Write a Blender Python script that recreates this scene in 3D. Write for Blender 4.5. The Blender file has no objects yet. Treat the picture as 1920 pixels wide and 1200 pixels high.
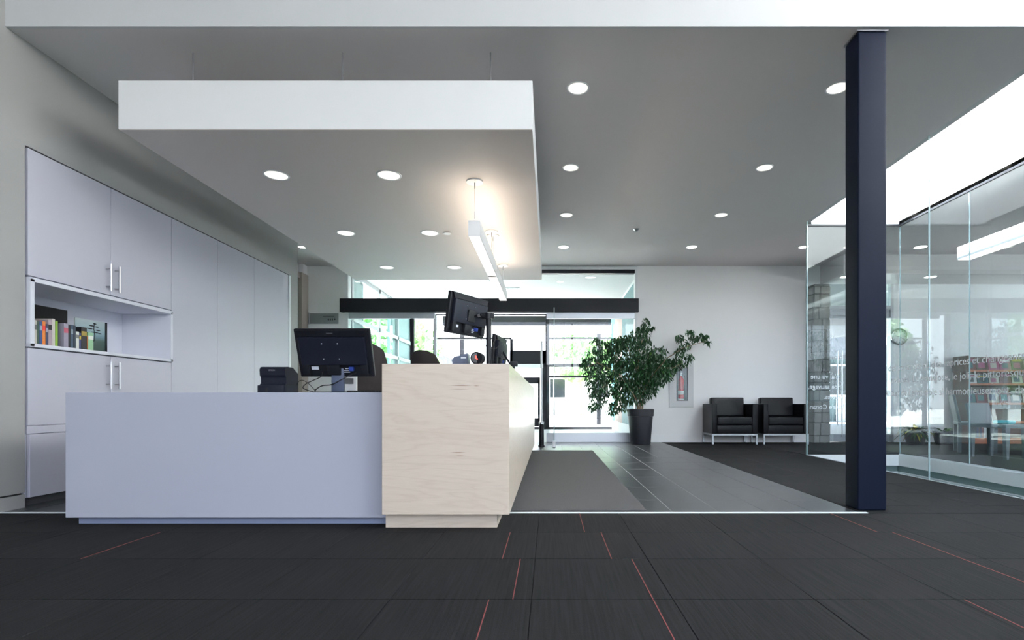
import bpy, bmesh, math, random
from mathutils import Vector, Matrix, Euler
random.seed(7)
S = bpy.context.scene
C = S.collection
R = math.radians
# ---------------------------------------------------------------- camera
F = 1000.0; VX = 1030.0; VY = 755.0; EYE = 0.70
cd = bpy.data.cameras.new('camera'); cam = bpy.data.objects.new('camera', cd); C.objects.link(cam)
cam.location = (0, 0, EYE); cam.rotation_euler = (R(90), 0, 0)
cd.sensor_width = 36; cd.lens = 36*F/1920
cd.shift_x = (960-VX)/1920; cd.shift_y = (VY-600)/1920
cd.clip_start = 0.05; cd.clip_end = 300
S.camera = cam
# ---------------------------------------------------------------- world, sun, exposure
w = bpy.data.worlds.new('sky'); S.world = w; w.use_nodes = True
nt = w.node_tree; nt.nodes.clear()
wo = nt.nodes.new('ShaderNodeOutputWorld'); bg = nt.nodes.new('ShaderNodeBackground')
tc = nt.nodes.new('ShaderNodeTexCoord'); sp = nt.nodes.new('ShaderNodeSeparateXYZ'); cr = nt.nodes.new('ShaderNodeValToRGB')
nt.links.new(tc.outputs['Generated'], sp.inputs[0]); nt.links.new(sp.outputs['Z'], cr.inputs[0])
cr.color_ramp.elements[0].position = 0.0; cr.color_ramp.elements[0].color = (0.86, 0.90, 0.97, 1)
cr.color_ramp.elements[1].position = 0.8; cr.color_ramp.elements[1].color = (0.60, 0.74, 1.0, 1)
nt.links.new(cr.outputs[0], bg.inputs[0]); bg.inputs[1].default_value = 3.0
nt.links.new(bg.outputs[0], wo.inputs[0])
sd = bpy.data.lights.new('sun', 'SUN'); sun = bpy.data.objects.new('sun', sd); C.objects.link(sun)
sd.energy = 40.0; sd.angle = R(1.0); sd.color = (1, 0.96, 0.9)
sun.rotation_euler = Vector((-0.56, 0.16, 0.80)).to_track_quat('Z', 'Y').to_euler()
S.view_settings.view_transform = 'Standard'; S.view_settings.look = 'None'
S.view_settings.gamma = 1; S.view_settings.use_curve_mapping = False
S.view_settings.exposure = 1.34
try:
    cy = S.cycles
    cy.use_denoising = True; cy.max_bounces = 10; cy.diffuse_bounces = 6; cy.glossy_bounces = 5
    cy.transparent_max_bounces = 24; cy.caustics_reflective = False; cy.caustics_refractive = False
    cy.sample_clamp_indirect = 6.0
except Exception: pass

def portal(loc, rot, sx, sy):
    l = bpy.data.lights.new('window_portal', 'AREA'); l.shape = 'RECTANGLE'; l.size = sx; l.size_y = sy
    l.cycles.is_portal = True
    o = bpy.data.objects.new('window_portal', l); C.objects.link(o); o.location = loc; o.rotation_euler = rot
portal((4.8, -5.1, 2.5), (R(90), 0, 0), 14.9, 3.6)
portal((-1.0, 14.15, 1.5), (R(-90), 0, 0), 5.4, 3.0)
portal((12.1, 5.75, 1.55), (0, R(90), 0), 1.5, 6.5)
portal((4.08, 2.5, 4.55), (0, 0, 0), 1.2, 9.2)

# ---------------------------------------------------------------- materials
MATS = {}
def mat(name, col=(.8,.8,.8), rough=.5, metal=0, spec=.5, emit=None, estr=1, noise=0, nscale=20, bump=0, bscale=200, coat=0):
    m = bpy.data.materials.new(name); m.use_nodes = True; MATS[name] = m
    b = m.node_tree.nodes['Principled BSDF']; L = m.node_tree.links; N = m.node_tree.nodes
    b.inputs['Base Color'].default_value = (*col, 1); b.inputs['Roughness'].default_value = rough
    b.inputs['Metallic'].default_value = metal; b.inputs['Specular IOR Level'].default_value = spec
    b.inputs['Coat Weight'].default_value = coat
    if emit: b.inputs['Emission Color'].default_value = (*emit, 1); b.inputs['Emission Strength'].default_value = estr
    if noise or bump:
        t = N.new('ShaderNodeTexCoord')
    if noise:
        n = N.new('ShaderNodeTexNoise'); n.inputs['Scale'].default_value = nscale; n.inputs['Detail'].default_value = 4
        L.new(t.outputs['Object'], n.inputs[0])
        mx = N.new('ShaderNodeMix'); mx.data_type = 'RGBA'
        mx.inputs[6].default_value = (*[max(0, c*(1-noise)) for c in col], 1); mx.inputs[7].default_value = (*[min(1, c*(1+noise)) for c in col], 1)
        L.new(n.outputs[0], mx.inputs[0]); L.new(mx.outputs[2], b.inputs['Base Color'])
    if bump:
        n2 = N.new('ShaderNodeTexNoise'); n2.inputs['Scale'].default_value = bscale
        L.new(t.outputs['Object'], n2.inputs[0])
        bp = N.new('ShaderNodeBump'); bp.inputs['Strength'].default_value = bump; bp.inputs['Distance'].default_value = .002
        L.new(n2.outputs[0], bp.inputs['Height']); L.new(bp.outputs[0], b.inputs['Normal'])
    return m
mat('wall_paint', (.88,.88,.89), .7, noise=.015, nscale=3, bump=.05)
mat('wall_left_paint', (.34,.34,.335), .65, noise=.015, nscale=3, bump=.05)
mat('ceiling_paint', (.72,.69,.695), .8, noise=.02, nscale=2)
mat('fascia_paint', (.64,.65,.67), .7, noise=.01, nscale=3)
mat('vest_paint', (.55,.57,.57), .7, noise=.02, nscale=2)
mat('shaft_paint', (.9,.9,.9), .7, noise=.01, nscale=3)
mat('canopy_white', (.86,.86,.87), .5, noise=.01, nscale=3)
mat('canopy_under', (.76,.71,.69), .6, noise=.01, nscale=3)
mat('laminate', (.49,.49,.57), .38, noise=.012, nscale=2)
mat('laminate_in', (.72,.73,.80), .45, noise=.012, nscale=2)
mat('desk_white', (.42,.435,.52), .32, noise=.01, nscale=2)
mat('kick_blue', (.25,.29,.42), .4, noise=.02)
mat('kick_dark', (.06,.06,.07), .5, noise=.05)
mat('gap_black', (.02,.02,.02), .8, noise=.05)
mat('steel', (.50,.50,.52), .32, 1, noise=.03, nscale=60)
mat('steel_dull', (.42,.43,.45), .42, 1, noise=.03, nscale=60)
mat('alu', (.58,.61,.66), .35, .6, noise=.02, nscale=40)
mat('alu_white', (.82,.84,.86), .4, noise=.01)
mat('dark_frame', (.016,.017,.023), .45, spec=.25, noise=.08, nscale=30)
mat('column_paint', (.0055,.009,.024), .55, noise=.05, nscale=8, spec=.12)
mat('black_plastic', (.008,.009,.013), .4, spec=.3, noise=.1, nscale=40, bump=.08, bscale=600)
mat('navy_plastic', (.007,.009,.019), .4, spec=.3, noise=.1, nscale=40, bump=.08, bscale=600)
mat('rubber', (.01,.01,.012), .6, noise=.1)
mat('screen', (.01,.01,.012), .12, noise=.1)
mat('socket_blue', (.02,.05,.30), .4, noise=.05)
mat('sticker_white', (.75,.77,.82), .5, noise=.03)
mat('chair_fabric', (.035,.028,.028), .85, noise=.2, nscale=200, bump=.3, bscale=500)
mat('leather', (.004,.004,.006), .36, spec=.22, noise=.1, nscale=30, bump=.15, bscale=250)
mat('pot', (.018,.02,.028), .45, noise=.1, nscale=30)
mat('soil', (.03,.02,.012), .95, noise=.4, nscale=60, bump=.8, bscale=80)
mat('bark', (.28,.20,.13), .8, noise=.3, nscale=40, bump=.5, bscale=80)
mat('leaf', (.016,.075,.022), .35, noise=.55, nscale=9)
mat('leaf_young', (.10,.26,.04), .4, noise=.3, nscale=9)
mat('tree_leaf', (.22,.42,.14), .7, noise=.5, nscale=3)
mat('mat_pile', (.078,.076,.080), .95, noise=.55, nscale=260, bump=.9, bscale=300)
mat('tile_stone', (.060,.064,.070), .30, noise=.12, nscale=14, bump=.06, bscale=120)
mat('tile_light', (.48,.49,.50), .32, noise=.06, nscale=14)
mat('grout', (.42,.42,.40), .8, noise=.05)
mat('accent_red', (.24,.05,.05), .9, noise=.1)
mat('red_paint', (.45,.02,.03), .25, noise=.05)
mat('label_white', (.85,.85,.85), .5, noise=.02)
mat('laser_red', (.3,0,0), .3, emit=(1,.03,.02), estr=2.5)
mat('lamp_glow', (.8,.8,.75), .5, emit=(1,.96,.88), estr=.5)
mat('lamp_spark', (.9,.9,.85), .5, emit=(1,.93,.82), estr=6)
mat('lamp_reflector', (.85,.85,.82), .35, noise=.02)
mat('tube_down', (1,1,1), .5, emit=(1,.93,.84), estr=1.6)
mat('tube_up', (1,1,1), .5, emit=(1,.85,.67), estr=4.8)
mat('shelf_wood', (.40,.115,.045), .45, noise=.25, nscale=8)
mat('shelf_side', (.14,.065,.045), .45, noise=.2, nscale=8)
mat('grey_plastic', (.09,.105,.12), .5, noise=.05)
mat('teal_fabric', (.03,.38,.45), .8, noise=.1, nscale=50)
mat('stone', (.22,.22,.21), .85, noise=.35, nscale=7, bump=.6, bscale=30)
mat('stone_joint', (.09,.09,.09), .9, noise=.2)
mat('mural_a', (.10,.42,.40), .6, noise=.3, nscale=6)
mat('mural_b', (.45,.33,.30), .6, noise=.35, nscale=9)
mat('mural_c', (.12,.24,.26), .6, noise=.6, nscale=25)
mat('concrete', (.55,.55,.54), .85, noise=.08, nscale=3)
mat('box_grey', (.10,.105,.115), .5, noise=.05)
mat('asphalt', (.55,.55,.55), .9, noise=.15, nscale=3)
mat('lawn', (.10,.11,.10), .95, noise=.3, nscale=2)
mat('house_wall', (.75,.74,.70), .8, noise=.05, nscale=3)
mat('house_dusk', (.10,.15,.16), .8, noise=.1)
mat('house_teal', (.38,.50,.50), .8, noise=.05, nscale=3)
mat('roof_dark', (.10,.10,.11), .8, noise=.2, nscale=10)
mat('white_gloss', (.85,.86,.88), .3, noise=.01)
mat('lower_wall', (.28,.38,.38), .6, noise=.05, nscale=2)
mat('text_white', (.86,.88,.90), .5, noise=.01)
mat('lettering_dark', (.02,.02,.02), .5, noise=.01)
mat('clock_face', (.75,.77,.78), .4, noise=.03)
mat('beige_frame', (.42,.37,.33), .5, noise=.03)
mat('bluegrey_plastic', (.07,.09,.15), .4, noise=.05)
mat('soffit_boards', (.80,.79,.76), .6, noise=.05, nscale=6)

def glass(name, tint, refl=1.0, ior=1.5):
    m = bpy.data.materials.new(name); m.use_nodes = True; MATS[name] = m
    N = m.node_tree.nodes; L = m.node_tree.links; N.clear()
    o = N.new('ShaderNodeOutputMaterial'); t = N.new('ShaderNodeBsdfTransparent'); g = N.new('ShaderNodeBsdfGlossy')
    t.inputs[0].default_value = (*tint, 1); g.inputs[0].default_value = (.92,.96,.97,1); g.inputs['Roughness'].default_value = 0.0
    f = N.new('ShaderNodeFresnel'); f.inputs[0].default_value = ior
    mu = N.new('ShaderNodeMath'); mu.operation = 'MULTIPLY'; mu.inputs[1].default_value = refl; mu.use_clamp = True
    mx = N.new('ShaderNodeMixShader')
    ge = N.new('ShaderNodeNewGeometry'); iv = N.new('ShaderNodeMath'); iv.operation = 'SUBTRACT'; iv.inputs[0].default_value = 1; L.new(ge.outputs['Backfacing'], iv.inputs[1])
    m3 = N.new('ShaderNodeMath'); m3.operation = 'MULTIPLY'; L.new(mu.outputs[0], m3.inputs[0]); L.new(iv.outputs[0], m3.inputs[1])
    L.new(f.outputs[0], mu.inputs[0]); L.new(m3.outputs[0], mx.inputs[0]); L.new(t.outputs[0], mx.inputs[1]); L.new(g.outputs[0], mx.inputs[2]); L.new(mx.outputs[0], o.inputs[0])
glass('glass_clear', (.985,.995,.99), 1.6)
glass('glass_room', (.93,.96,.965), 1.05)
glass('glass_green', (.84,.92,.91), 1.8)
mat('frosted_green', (.26,.32,.28), .25, noise=.03)
mat('glass_edge', (.34,.44,.46), .15, noise=.02, spec=.8)

# wood
def wood_mat():
    m = mat('maple', (.6,.5,.4), .33, spec=.35, coat=.08); m.node_tree.nodes['Principled BSDF'].inputs['Coat Roughness'].default_value = .08
    N = m.node_tree.nodes; L = m.node_tree.links; b = N['Principled BSDF']
    t = N.new('ShaderNodeTexCoord'); mp = N.new('ShaderNodeMapping'); mp.inputs['Scale'].default_value = (.8, .8, 4.0)
    L.new(t.outputs['Object'], mp.inputs[0])
    n = N.new('ShaderNodeTexNoise'); n.inputs['Scale'].default_value = 1.6; n.inputs['Detail'].default_value = 3; n.inputs['Distortion'].default_value = .9
    L.new(mp.outputs[0], n.inputs[0])
    mu = N.new('ShaderNodeMath'); mu.operation = 'MULTIPLY'; mu.inputs[1].default_value = 15; L.new(n.outputs[0], mu.inputs[0])
    fr = N.new('ShaderNodeMath'); fr.operation = 'PINGPONG'; fr.inputs[1].default_value = 1; L.new(mu.outputs[0], fr.inputs[0])
    mp2 = N.new('ShaderNodeMapping'); mp2.inputs['Scale'].default_value = (6, 6, 160); L.new(t.outputs['Object'], mp2.inputs[0])
    n2 = N.new('ShaderNodeTexNoise'); n2.inputs['Scale'].default_value = 2; n2.inputs['Detail'].default_value = 5; L.new(mp2.outputs[0], n2.inputs[0])
    pw = N.new('ShaderNodeMath'); pw.operation = 'POWER'; pw.inputs[1].default_value = 3; L.new(fr.outputs[0], pw.inputs[0])
    ad = N.new('ShaderNodeMath'); ad.operation = 'MULTIPLY_ADD'; ad.inputs[1].default_value = .28; L.new(pw.outputs[0], ad.inputs[0])
    m2 = N.new('ShaderNodeMath'); m2.operation = 'MULTIPLY'; m2.inputs[1].default_value = .75; L.new(n2.outputs[0], m2.inputs[0]); L.new(m2.outputs[0], ad.inputs[2])
    r = N.new('ShaderNodeValToRGB'); L.new(ad.outputs[0], r.inputs[0])
    r.color_ramp.elements[0].position = .25; r.color_ramp.elements[0].color = (.655,.56,.47,1)
    r.color_ramp.elements[1].position = .85; r.color_ramp.elements[1].color = (.56,.46,.37,1)
    last = r.outputs[0]
    sx = N.new('ShaderNodeSeparateXYZ'); L.new(t.outputs['Object'], sx.inputs[0])
    for cx, cz, rx, rz in ((-.485,.794,.075,.0028),(-.49,.774,.065,.0026),(-.50,.427,.05,.0028),(-.49,.408,.035,.0024),(-.40,.792,.02,.002)):
        a = N.new('ShaderNodeMath'); a.operation = 'SUBTRACT'; a.inputs[1].default_value = cx; L.new(sx.outputs['X'], a.inputs[0])
        a2 = N.new('ShaderNodeMath'); a2.operation = 'DIVIDE'; a2.inputs[1].default_value = rx; L.new(a.outputs[0], a2.inputs[0])
        c = N.new('ShaderNodeMath'); c.operation = 'SUBTRACT'; c.inputs[1].default_value = cz; L.new(sx.outputs['Z'], c.inputs[0])
        c2 = N.new('ShaderNodeMath'); c2.operation = 'DIVIDE'; c2.inputs[1].default_value = rz; L.new(c.outputs[0], c2.inputs[0])
        cm = N.new('ShaderNodeCombineXYZ'); L.new(a2.outputs[0], cm.inputs[0]); L.new(c2.outputs[0], cm.inputs[1])
        v = N.new('ShaderNodeVectorMath'); v.operation = 'LENGTH'; L.new(cm.outputs[0], v.inputs[0])
        mr = N.new('ShaderNodeMapRange'); mr.inputs[1].default_value = 1.0; mr.inputs[2].default_value = .2; L.new(v.outputs['Value'], mr.inputs[0])
        mx = N.new('ShaderNodeMix'); mx.data_type = 'RGBA'; L.new(mr.outputs[0], mx.inputs[0]); L.new(last, mx.inputs[6]); mx.inputs[7].default_value = (.22,.10,.05,1)
        last = mx.outputs[2]
    L.new(last, b.inputs['Base Color'])
wood_mat()

def carpet_mat():
    m = mat('carpet', (.02,.02,.022), .95, spec=.15)
    N = m.node_tree.nodes; L = m.node_tree.links; b = N['Principled BSDF']
    g = N.new('ShaderNodeNewGeometry'); oi = N.new('ShaderNodeObjectInfo')
    mp = N.new('ShaderNodeMapping'); mp.inputs['Scale'].default_value = (95, 3.0, 1); L.new(g.outputs['Position'], mp.inputs[0])
    n = N.new('ShaderNodeTexNoise'); n.inputs['Scale'].default_value = 1; n.inputs['Detail'].default_value = 2; L.new(mp.outputs[0], n.inputs[0])
    n2 = N.new('ShaderNodeTexNoise'); n2.inputs['Scale'].default_value = 240; n2.inputs['Detail'].default_value = 2; L.new(g.outputs['Position'], n2.inputs[0])
    a = N.new('ShaderNodeMath'); a.operation = 'MULTIPLY_ADD'; a.inputs[1].default_value = .8; L.new(n.outputs[0], a.inputs[0])
    a3 = N.new('ShaderNodeMath'); a3.operation = 'MULTIPLY'; a3.inputs[1].default_value = .45; L.new(n2.outputs[0], a3.inputs[0]); L.new(a3.outputs[0], a.inputs[2])
    a4 = N.new('ShaderNodeMath'); a4.operation = 'MULTIPLY_ADD'; a4.inputs[1].default_value = .14; L.new(oi.outputs['Random'], a4.inputs[0]); L.new(a.outputs[0], a4.inputs[2])
    r = N.new('ShaderNodeValToRGB'); L.new(a4.outputs[0], r.inputs[0])
    r.color_ramp.elements[0].position = .35; r.color_ramp.elements[0].color = (.0075,.0075,.0085,1)
    r.color_ramp.elements[1].position = .95; r.color_ramp.elements[1].color = (.0225,.022,.0235,1)
    L.new(r.outputs[0], b.inputs['Base Color'])
    bp = N.new('ShaderNodeBump'); bp.inputs['Strength'].default_value = .5; bp.inputs['Distance'].default_value = .003
    L.new(a.outputs[0], bp.inputs['Height']); L.new(bp.outputs[0], b.inputs['Normal'])
carpet_mat()

# ---------------------------------------------------------------- mesh helpers
class MB:
    def __init__(s): s.bm = bmesh.new()
    def box(s, x0, x1, y0, y1, z0, z1, bev=0, seg=2, M=None):
        b = bmesh.new()
        bmesh.ops.create_cube(b, size=1)
        bmesh.ops.scale(b, vec=(abs(x1-x0), abs(y1-y0), abs(z1-z0)), verts=b.verts)
        bmesh.ops.translate(b, vec=((x0+x1)/2, (y0+y1)/2, (z0+z1)/2), verts=b.verts)
        if bev: bmesh.ops.bevel(b, geom=list(b.edges), offset=bev, segments=seg, affect='EDGES', profile=.6)
        return s.add(b, M)
    def add(s, b, M=None):
        if M is not None: bmesh.ops.transform(b, matrix=M, verts=b.verts)
        me = bpy.data.meshes.new('t'); b.to_mesh(me); b.free(); s.bm.from_mesh(me); bpy.data.meshes.remove(me); return s
    def cyl(s, p0, p1, r, r2=None, n=16, cap=True):
        p0, p1 = Vector(p0), Vector(p1); d = p1-p0
        b = bmesh.new(); bmesh.ops.create_cone(b, cap_ends=cap, segments=n, radius1=r, radius2=r if r2 is None else r2, depth=d.length)
        M = Matrix.Translation((p0+p1)/2) @ d.to_track_quat('Z', 'Y').to_matrix().to_4x4()
        return s.add(b, M)
    def sph(s, c, r, sc=(1,1,1), n=16):
        b = bmesh.new(); bmesh.ops.create_uvsphere(b, u_segments=n, v_segments=max(6, n//2), radius=r)
        return s.add(b, Matrix.Translation(c) @ Matrix.Diagonal((*sc, 1)))
    def tube(s, pts, r, n=8):
        pts = [Vector(p) for p in pts]
        rings = []
        for i, p in enumerate(pts):
            d = (pts[min(i+1, len(pts)-1)]-pts[max(i-1, 0)]).normalized()
            q = d.to_track_quat('Z', 'Y')
            rr = r[i] if isinstance(r, (list, tuple)) else r
            rings.append([s.bm.verts.new(p + q @ Vector((rr*math.cos(2*math.pi*k/n), rr*math.sin(2*math.pi*k/n), 0))) for k in range(n)])
        for a, b in zip(rings, rings[1:]):
            # match ring twist
            best = min(range(n), key=lambda t: (a[0].co-b[t].co).length)
            for k in range(n): s.bm.faces.new((a[k], a[(k+1) % n], b[(k+1+best) % n], b[(k+best) % n]))
        s.bm.faces.new(rings[0][::-1]); s.bm.faces.new(rings[-1]); return s
    def prism(s, poly, axis, a, b_, M=None):
        # poly in the two other axes, extruded along axis from a to b_
        b = bmesh.new(); f = []
        for t in (a, b_):
            vs = []
            for u, v in poly:
                vs.append(b.verts.new({'x': (t, u, v), 'y': (u, t, v), 'z': (u, v, t)}[axis]))
            f.append(vs)
        b.faces.new(f[0]); b.faces.new(f[1][::-1]); n = len(poly)
        for i in range(n): b.faces.new((f[0][i], f[1][i], f[1][(i+1) % n], f[0][(i+1) % n]))
        bmesh.ops.recalc_face_normals(b, faces=b.faces)
        return s.add(b, M)
    def lathe(s, prof, c, n=24, cap=True):
        rings = [[s.bm.verts.new((c[0]+r*math.cos(2*math.pi*k/n), c[1]+r*math.sin(2*math.pi*k/n), c[2]+z)) for k in range(n)] for r, z in prof]
        for a, b in zip(rings, rings[1:]):
            for k in range(n): s.bm.faces.new((a[k], a[(k+1) % n], b[(k+1) % n], b[k]))
        if cap:
            s.bm.faces.new(rings[0][::-1]); s.bm.faces.new(rings[-1])
        return s
    def quad(s, *p):
        s.bm.faces.new([s.bm.verts.new(q) for q in p]); return s
    def mesh(s, name, m, smooth=False):
        bmesh.ops.recalc_face_normals(s.bm, faces=s.bm.faces) if not getattr(s, 'keep', 0) else None
        me = bpy.data.meshes.new(name); s.bm.to_mesh(me); s.bm.free()
        me.materials.append(MATS[m])
        if smooth:
            for p in me.polygons: p.use_smooth = True
            try: me.set_sharp_from_angle(angle=R(35))
            except Exception: pass
        return me
    def obj(s, name, m, parent=None, smooth=False, M=None):
        o = bpy.data.objects.new(name, s.mesh(name, m, smooth)); C.objects.link(o)
        if M is not None: o.matrix_world = M
        if parent is not None: o.parent = parent
        return o
def tag(o, label, cat, group=None):
    o['label'] = label; o['category'] = cat
    if group: o['group'] = group
    return o
def thing(name, label, cat, loc=(0,0,0), rz=0, group=None, rot=None):
    o = bpy.data.objects.new(name, None); C.objects.link(o); o.location = loc
    o.rotation_euler = rot if rot else (0, 0, rz); o.empty_display_size = .1
    return tag(o, label, cat, group)
def struct(o, label=None):
    o['kind'] = 'structure'
    if label: o['label'] = label
    return o
def B(*a, **k): return MB().box(*a, **k)
def P(x, y, d): return Vector(((x-VX)*d/F, d, EYE+(VY-y)*d/F))
def copy_tree(o, parent=None):
    c = o.copy(); C.objects.link(c); c.parent = parent
    for ch in list(o.children): copy_tree(ch, c)
    return c
def text(name, body, size, M, m, parent=None, ext=.0006, mirror=False, align='LEFT'):
    cu = bpy.data.curves.new(name, 'FONT'); cu.body = body; cu.size = size; cu.extrude = ext; cu.resolution_u = 3; cu.align_x = align
    o = bpy.data.objects.new(name, cu); C.objects.link(o)
    dg = bpy.context.evaluated_depsgraph_get()
    me = bpy.data.meshes.new_from_object(o.evaluated_get(dg)); bpy.data.objects.remove(o)
    me.name = name
    if mirror: me.transform(Matrix.Diagonal((-1,1,1,1)))
    me.materials.clear(); me.materials.append(MATS[m])
    t = bpy.data.objects.new(name, me); C.objects.link(t); t.matrix_world = M
    if parent is not None: t.parent = parent
    return t

CZ = 3.12      # ceiling height
YB = 9.45      # back wall
# ================================================================ SETTING
fl = MB().box(-3.6, 3.43, -5.2, 14.2, -.30, -.008).box(-5.2, -3.6, -5.2, 11, -.30, -.008).box(3.43, 12.2, 7.152, 11, -.14, -.008).box(4.67, 12.2, -5.2, 7.12, -.14, -.008).box(3.43, 4.67, -5.2, -2, -.30, -.008)
floor = struct(fl.obj('floor', 'carpet'))
struct(B(-3.6, 1.988, 3.395, YB+.1, -.008, -.0025).obj('grout_bed', 'grout', floor))
# tiles
tm = B(-.1472, .1472, -.2985, .2985, -.008, 0, bev=.0012, seg=1).mesh('tile', 'tile_stone')
xs = [1.984-.15-.2985*i for i in range(19)]
ys = [3.415+.12-.1, ] 
yj = [3.425, 3.83] + [3.83+.597*k for k in range(1, 10)]
n = 0
for x in xs:
    if x < -3.6: continue
    for a, b in zip(yj, yj[1:]+[YB-.01]):
        if a > YB-.1: continue
        b = min(b, YB-.01)
        o = bpy.data.objects.new('tile', tm); C.objects.link(o); o.parent = floor
        o.location = (x, (a+b)/2, 0); o.scale = (1, (b-a-.003)/.597, 1); n += 1
vt = B(-3.6, 1.65, YB-.01, 14, -.008, 0).obj('vestibule_tile', 'tile_light', floor); vt['label'] = 'pale grey floor of the entrance vestibule'
# metal strip, carpet edge strip
st = B(-3.5, 2.02, 3.378, 3.402, -.004, .004, bev=.001, seg=1).obj('edge_strip', 'alu_white', floor); st['label'] = 'thin bright metal strip between carpet and tile'
# carpet tiles
cm_ = B(-.2512, .2512, -.2448, .2448, -.008, 0, bev=.0015, seg=1).mesh('carpet_tile', 'carpet')
def ctile(x, y, sx=1, sy=1):
    o = bpy.data.objects.new('carpet_tile', cm_); C.objects.link(o); o.parent = floor; o.location = (x, y, 0); o.scale = (sx, sy, 1)
for r_ in range(6):
    y = 3.375-.246-.4920*r_
    for c_ in range(15):
        x = -3.34+.504*c_+(.0 if r_ % 2 == 0 else .0)
        if x < 3.3: ctile(x, y)
for r_ in range(12):
    for c_ in range(3):
        ctile(1.99+.242+.4785*c_, 3.64+.246+.492*r_ if r_ < 11 else 9.29, .95, 1 if r_ < 11 else .6)
ctile(2.7, 3.51, 2.9, .5)
struct(B(3.45, 12, 7.14, YB, -.008, -.001).obj('library_carpet', 'carpet', floor))
struct(B(4.69, 12, -4.9, 7.14, -.008, -.001).obj('library_carpet', 'carpet', floor))
# red accent yarn lines
rows = {0:(2.885,3.373),1:(2.392,2.878),2:(1.90,2.386),3:(1.41,1.894),4:(.92,1.40)}
for X, rr in ((.191,(0,)),(-.211,(1,)),(.279,(1,)),(-.130,(2,)),(.369,(2,3)),(-.215,(3,)),(1.775,(0,)),(1.852,(1,2)),(1.474,(3,)),(-2.10,(1,))):
    for q in rr:
        o = B(X-.0018, X+.0018, rows[q][0], rows[q][1], -.0005, .0012).obj('accent_line', 'accent_red', floor)
# slab edge of the light well
struct(MB().box(4.66, 4.69, -2, 7.13, -.14, .004).box(3.44, 4.69, 7.12, 7.15, -.14, .004).obj('trim_1', 'shaft_paint'))
struct(MB().box(4.70, 4.9, -2, 7.3, -3.3, -.14).box(3.2, 4.9, 7.2, 7.4, -3.3, -.14).box(3.2, 3.42, -2, 7.3, -3.3, -.30).box(3.2, 4.9, -2.2, -2.0, -3.3, -.30).obj('wall_lightwell', 'lower_wall'))
struct(B(3.2, 4.9, -2.2, 7.4, -3.45, -3.3).obj('floor_lightwell', 'concrete'))
struct(MB().box(4.665, 4.70, -2, 7.15, -.235, -.222).box(3.44, 4.70, 7.13, 7.15, -.235, -.222).obj('trim_2', 'white_gloss'))
# ceilings
ceil = struct(MB().box(-5.2, 3.5, 3.4501, YB+.2, CZ, CZ+.3).box(3.5, 12.2, 7.2, YB+.2, CZ, CZ+.3).obj('ceiling', 'ceiling_paint'))
struct(B(-3.6, 3.5, 3.43, 3.45, CZ, 4.3).obj('wall_fascia', 'fascia_paint'))
struct(MB().box(-3.7, 3.5, -5.2, 3.5, 4.3, 4.5).box(3.5, 12.2, -5.2, -2, 4.3, 4.5).box(4.75, 12.2, -2.1, -2, 3.12, 4.3).obj('ceiling_front', 'fascia_paint'))
struct(MB().box(4.67, 12.2, -2, 7.12, 3.05, 3.12).box(4.75, 12.2, 7.12, 7.199, 3.12, 3.3).obj('ceiling_library', 'ceiling_paint'))
struct(MB().box(4.67, 4.75, -2, 7.2, 3.07, 4.6).box(3.5, 4.75, 7.12, 7.2, 3.08, 4.6).box(3.42, 3.5, 3.55, 7.2, CZ+.3, 4.6).box(3.42,3.5,-2,3.55,4.3,4.6).box(3.5, 4.75, -2.1, -2, 3.05, 4.6).obj('wall_skylight', 'shaft_paint'))
struct(MB().box(4.655, 4.675, -2, 7.13, 3.045, 3.07).box(3.45, 4.675, 7.11, 7.13, 3.055, 3.08).obj('trim_3', 'dark_frame'))
struct(B(4.8, 12.2, 8.7, YB, 2.80, 3.12).obj('ceiling_added_box', 'ceiling_paint'))  # dropped box added to hold the discs that imitate reflected downlights
# left wall with cabinet recess
YL = 7.42
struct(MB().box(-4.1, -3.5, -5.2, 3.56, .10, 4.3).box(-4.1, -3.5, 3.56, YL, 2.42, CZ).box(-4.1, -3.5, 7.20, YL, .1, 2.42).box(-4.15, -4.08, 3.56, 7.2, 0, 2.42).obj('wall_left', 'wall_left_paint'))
struct(MB().box(-4.0, -3.5, -5.2, 3.56, 0, .088).box(-4.0, -3.5, 7.22, YL, 0, .088).obj('baseboard_left', 'wall_left_paint'))
struct(MB().box(-4.0, -3.515, -5.2, 3.55, .088, .10).obj('trim_4', 'gap_black'))
# alcove behind the left wall
struct(MB().box(-5.0, -4.29, 9.30, YB+.1, 0, CZ).box(-4.5, -4.38, YL, YB, 0, CZ).box(-5.0,-4.1,YL-.1,YL,0,CZ).obj('wall_alcove', 'wall_paint'))
struct(MB().box(-4.36, -4.27, 9.20, YB, 0, 2.95).box(-4.36, -4.30, 7.5, 9.2, 2.85, 2.95).obj('door_frame_left', 'beige_frame')).name = 'door_1'
dg_ = struct(B(-4.345, -4.33, 7.5, 9.2, 0, 2.85).obj('window_1', 'frosted_green'))
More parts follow.
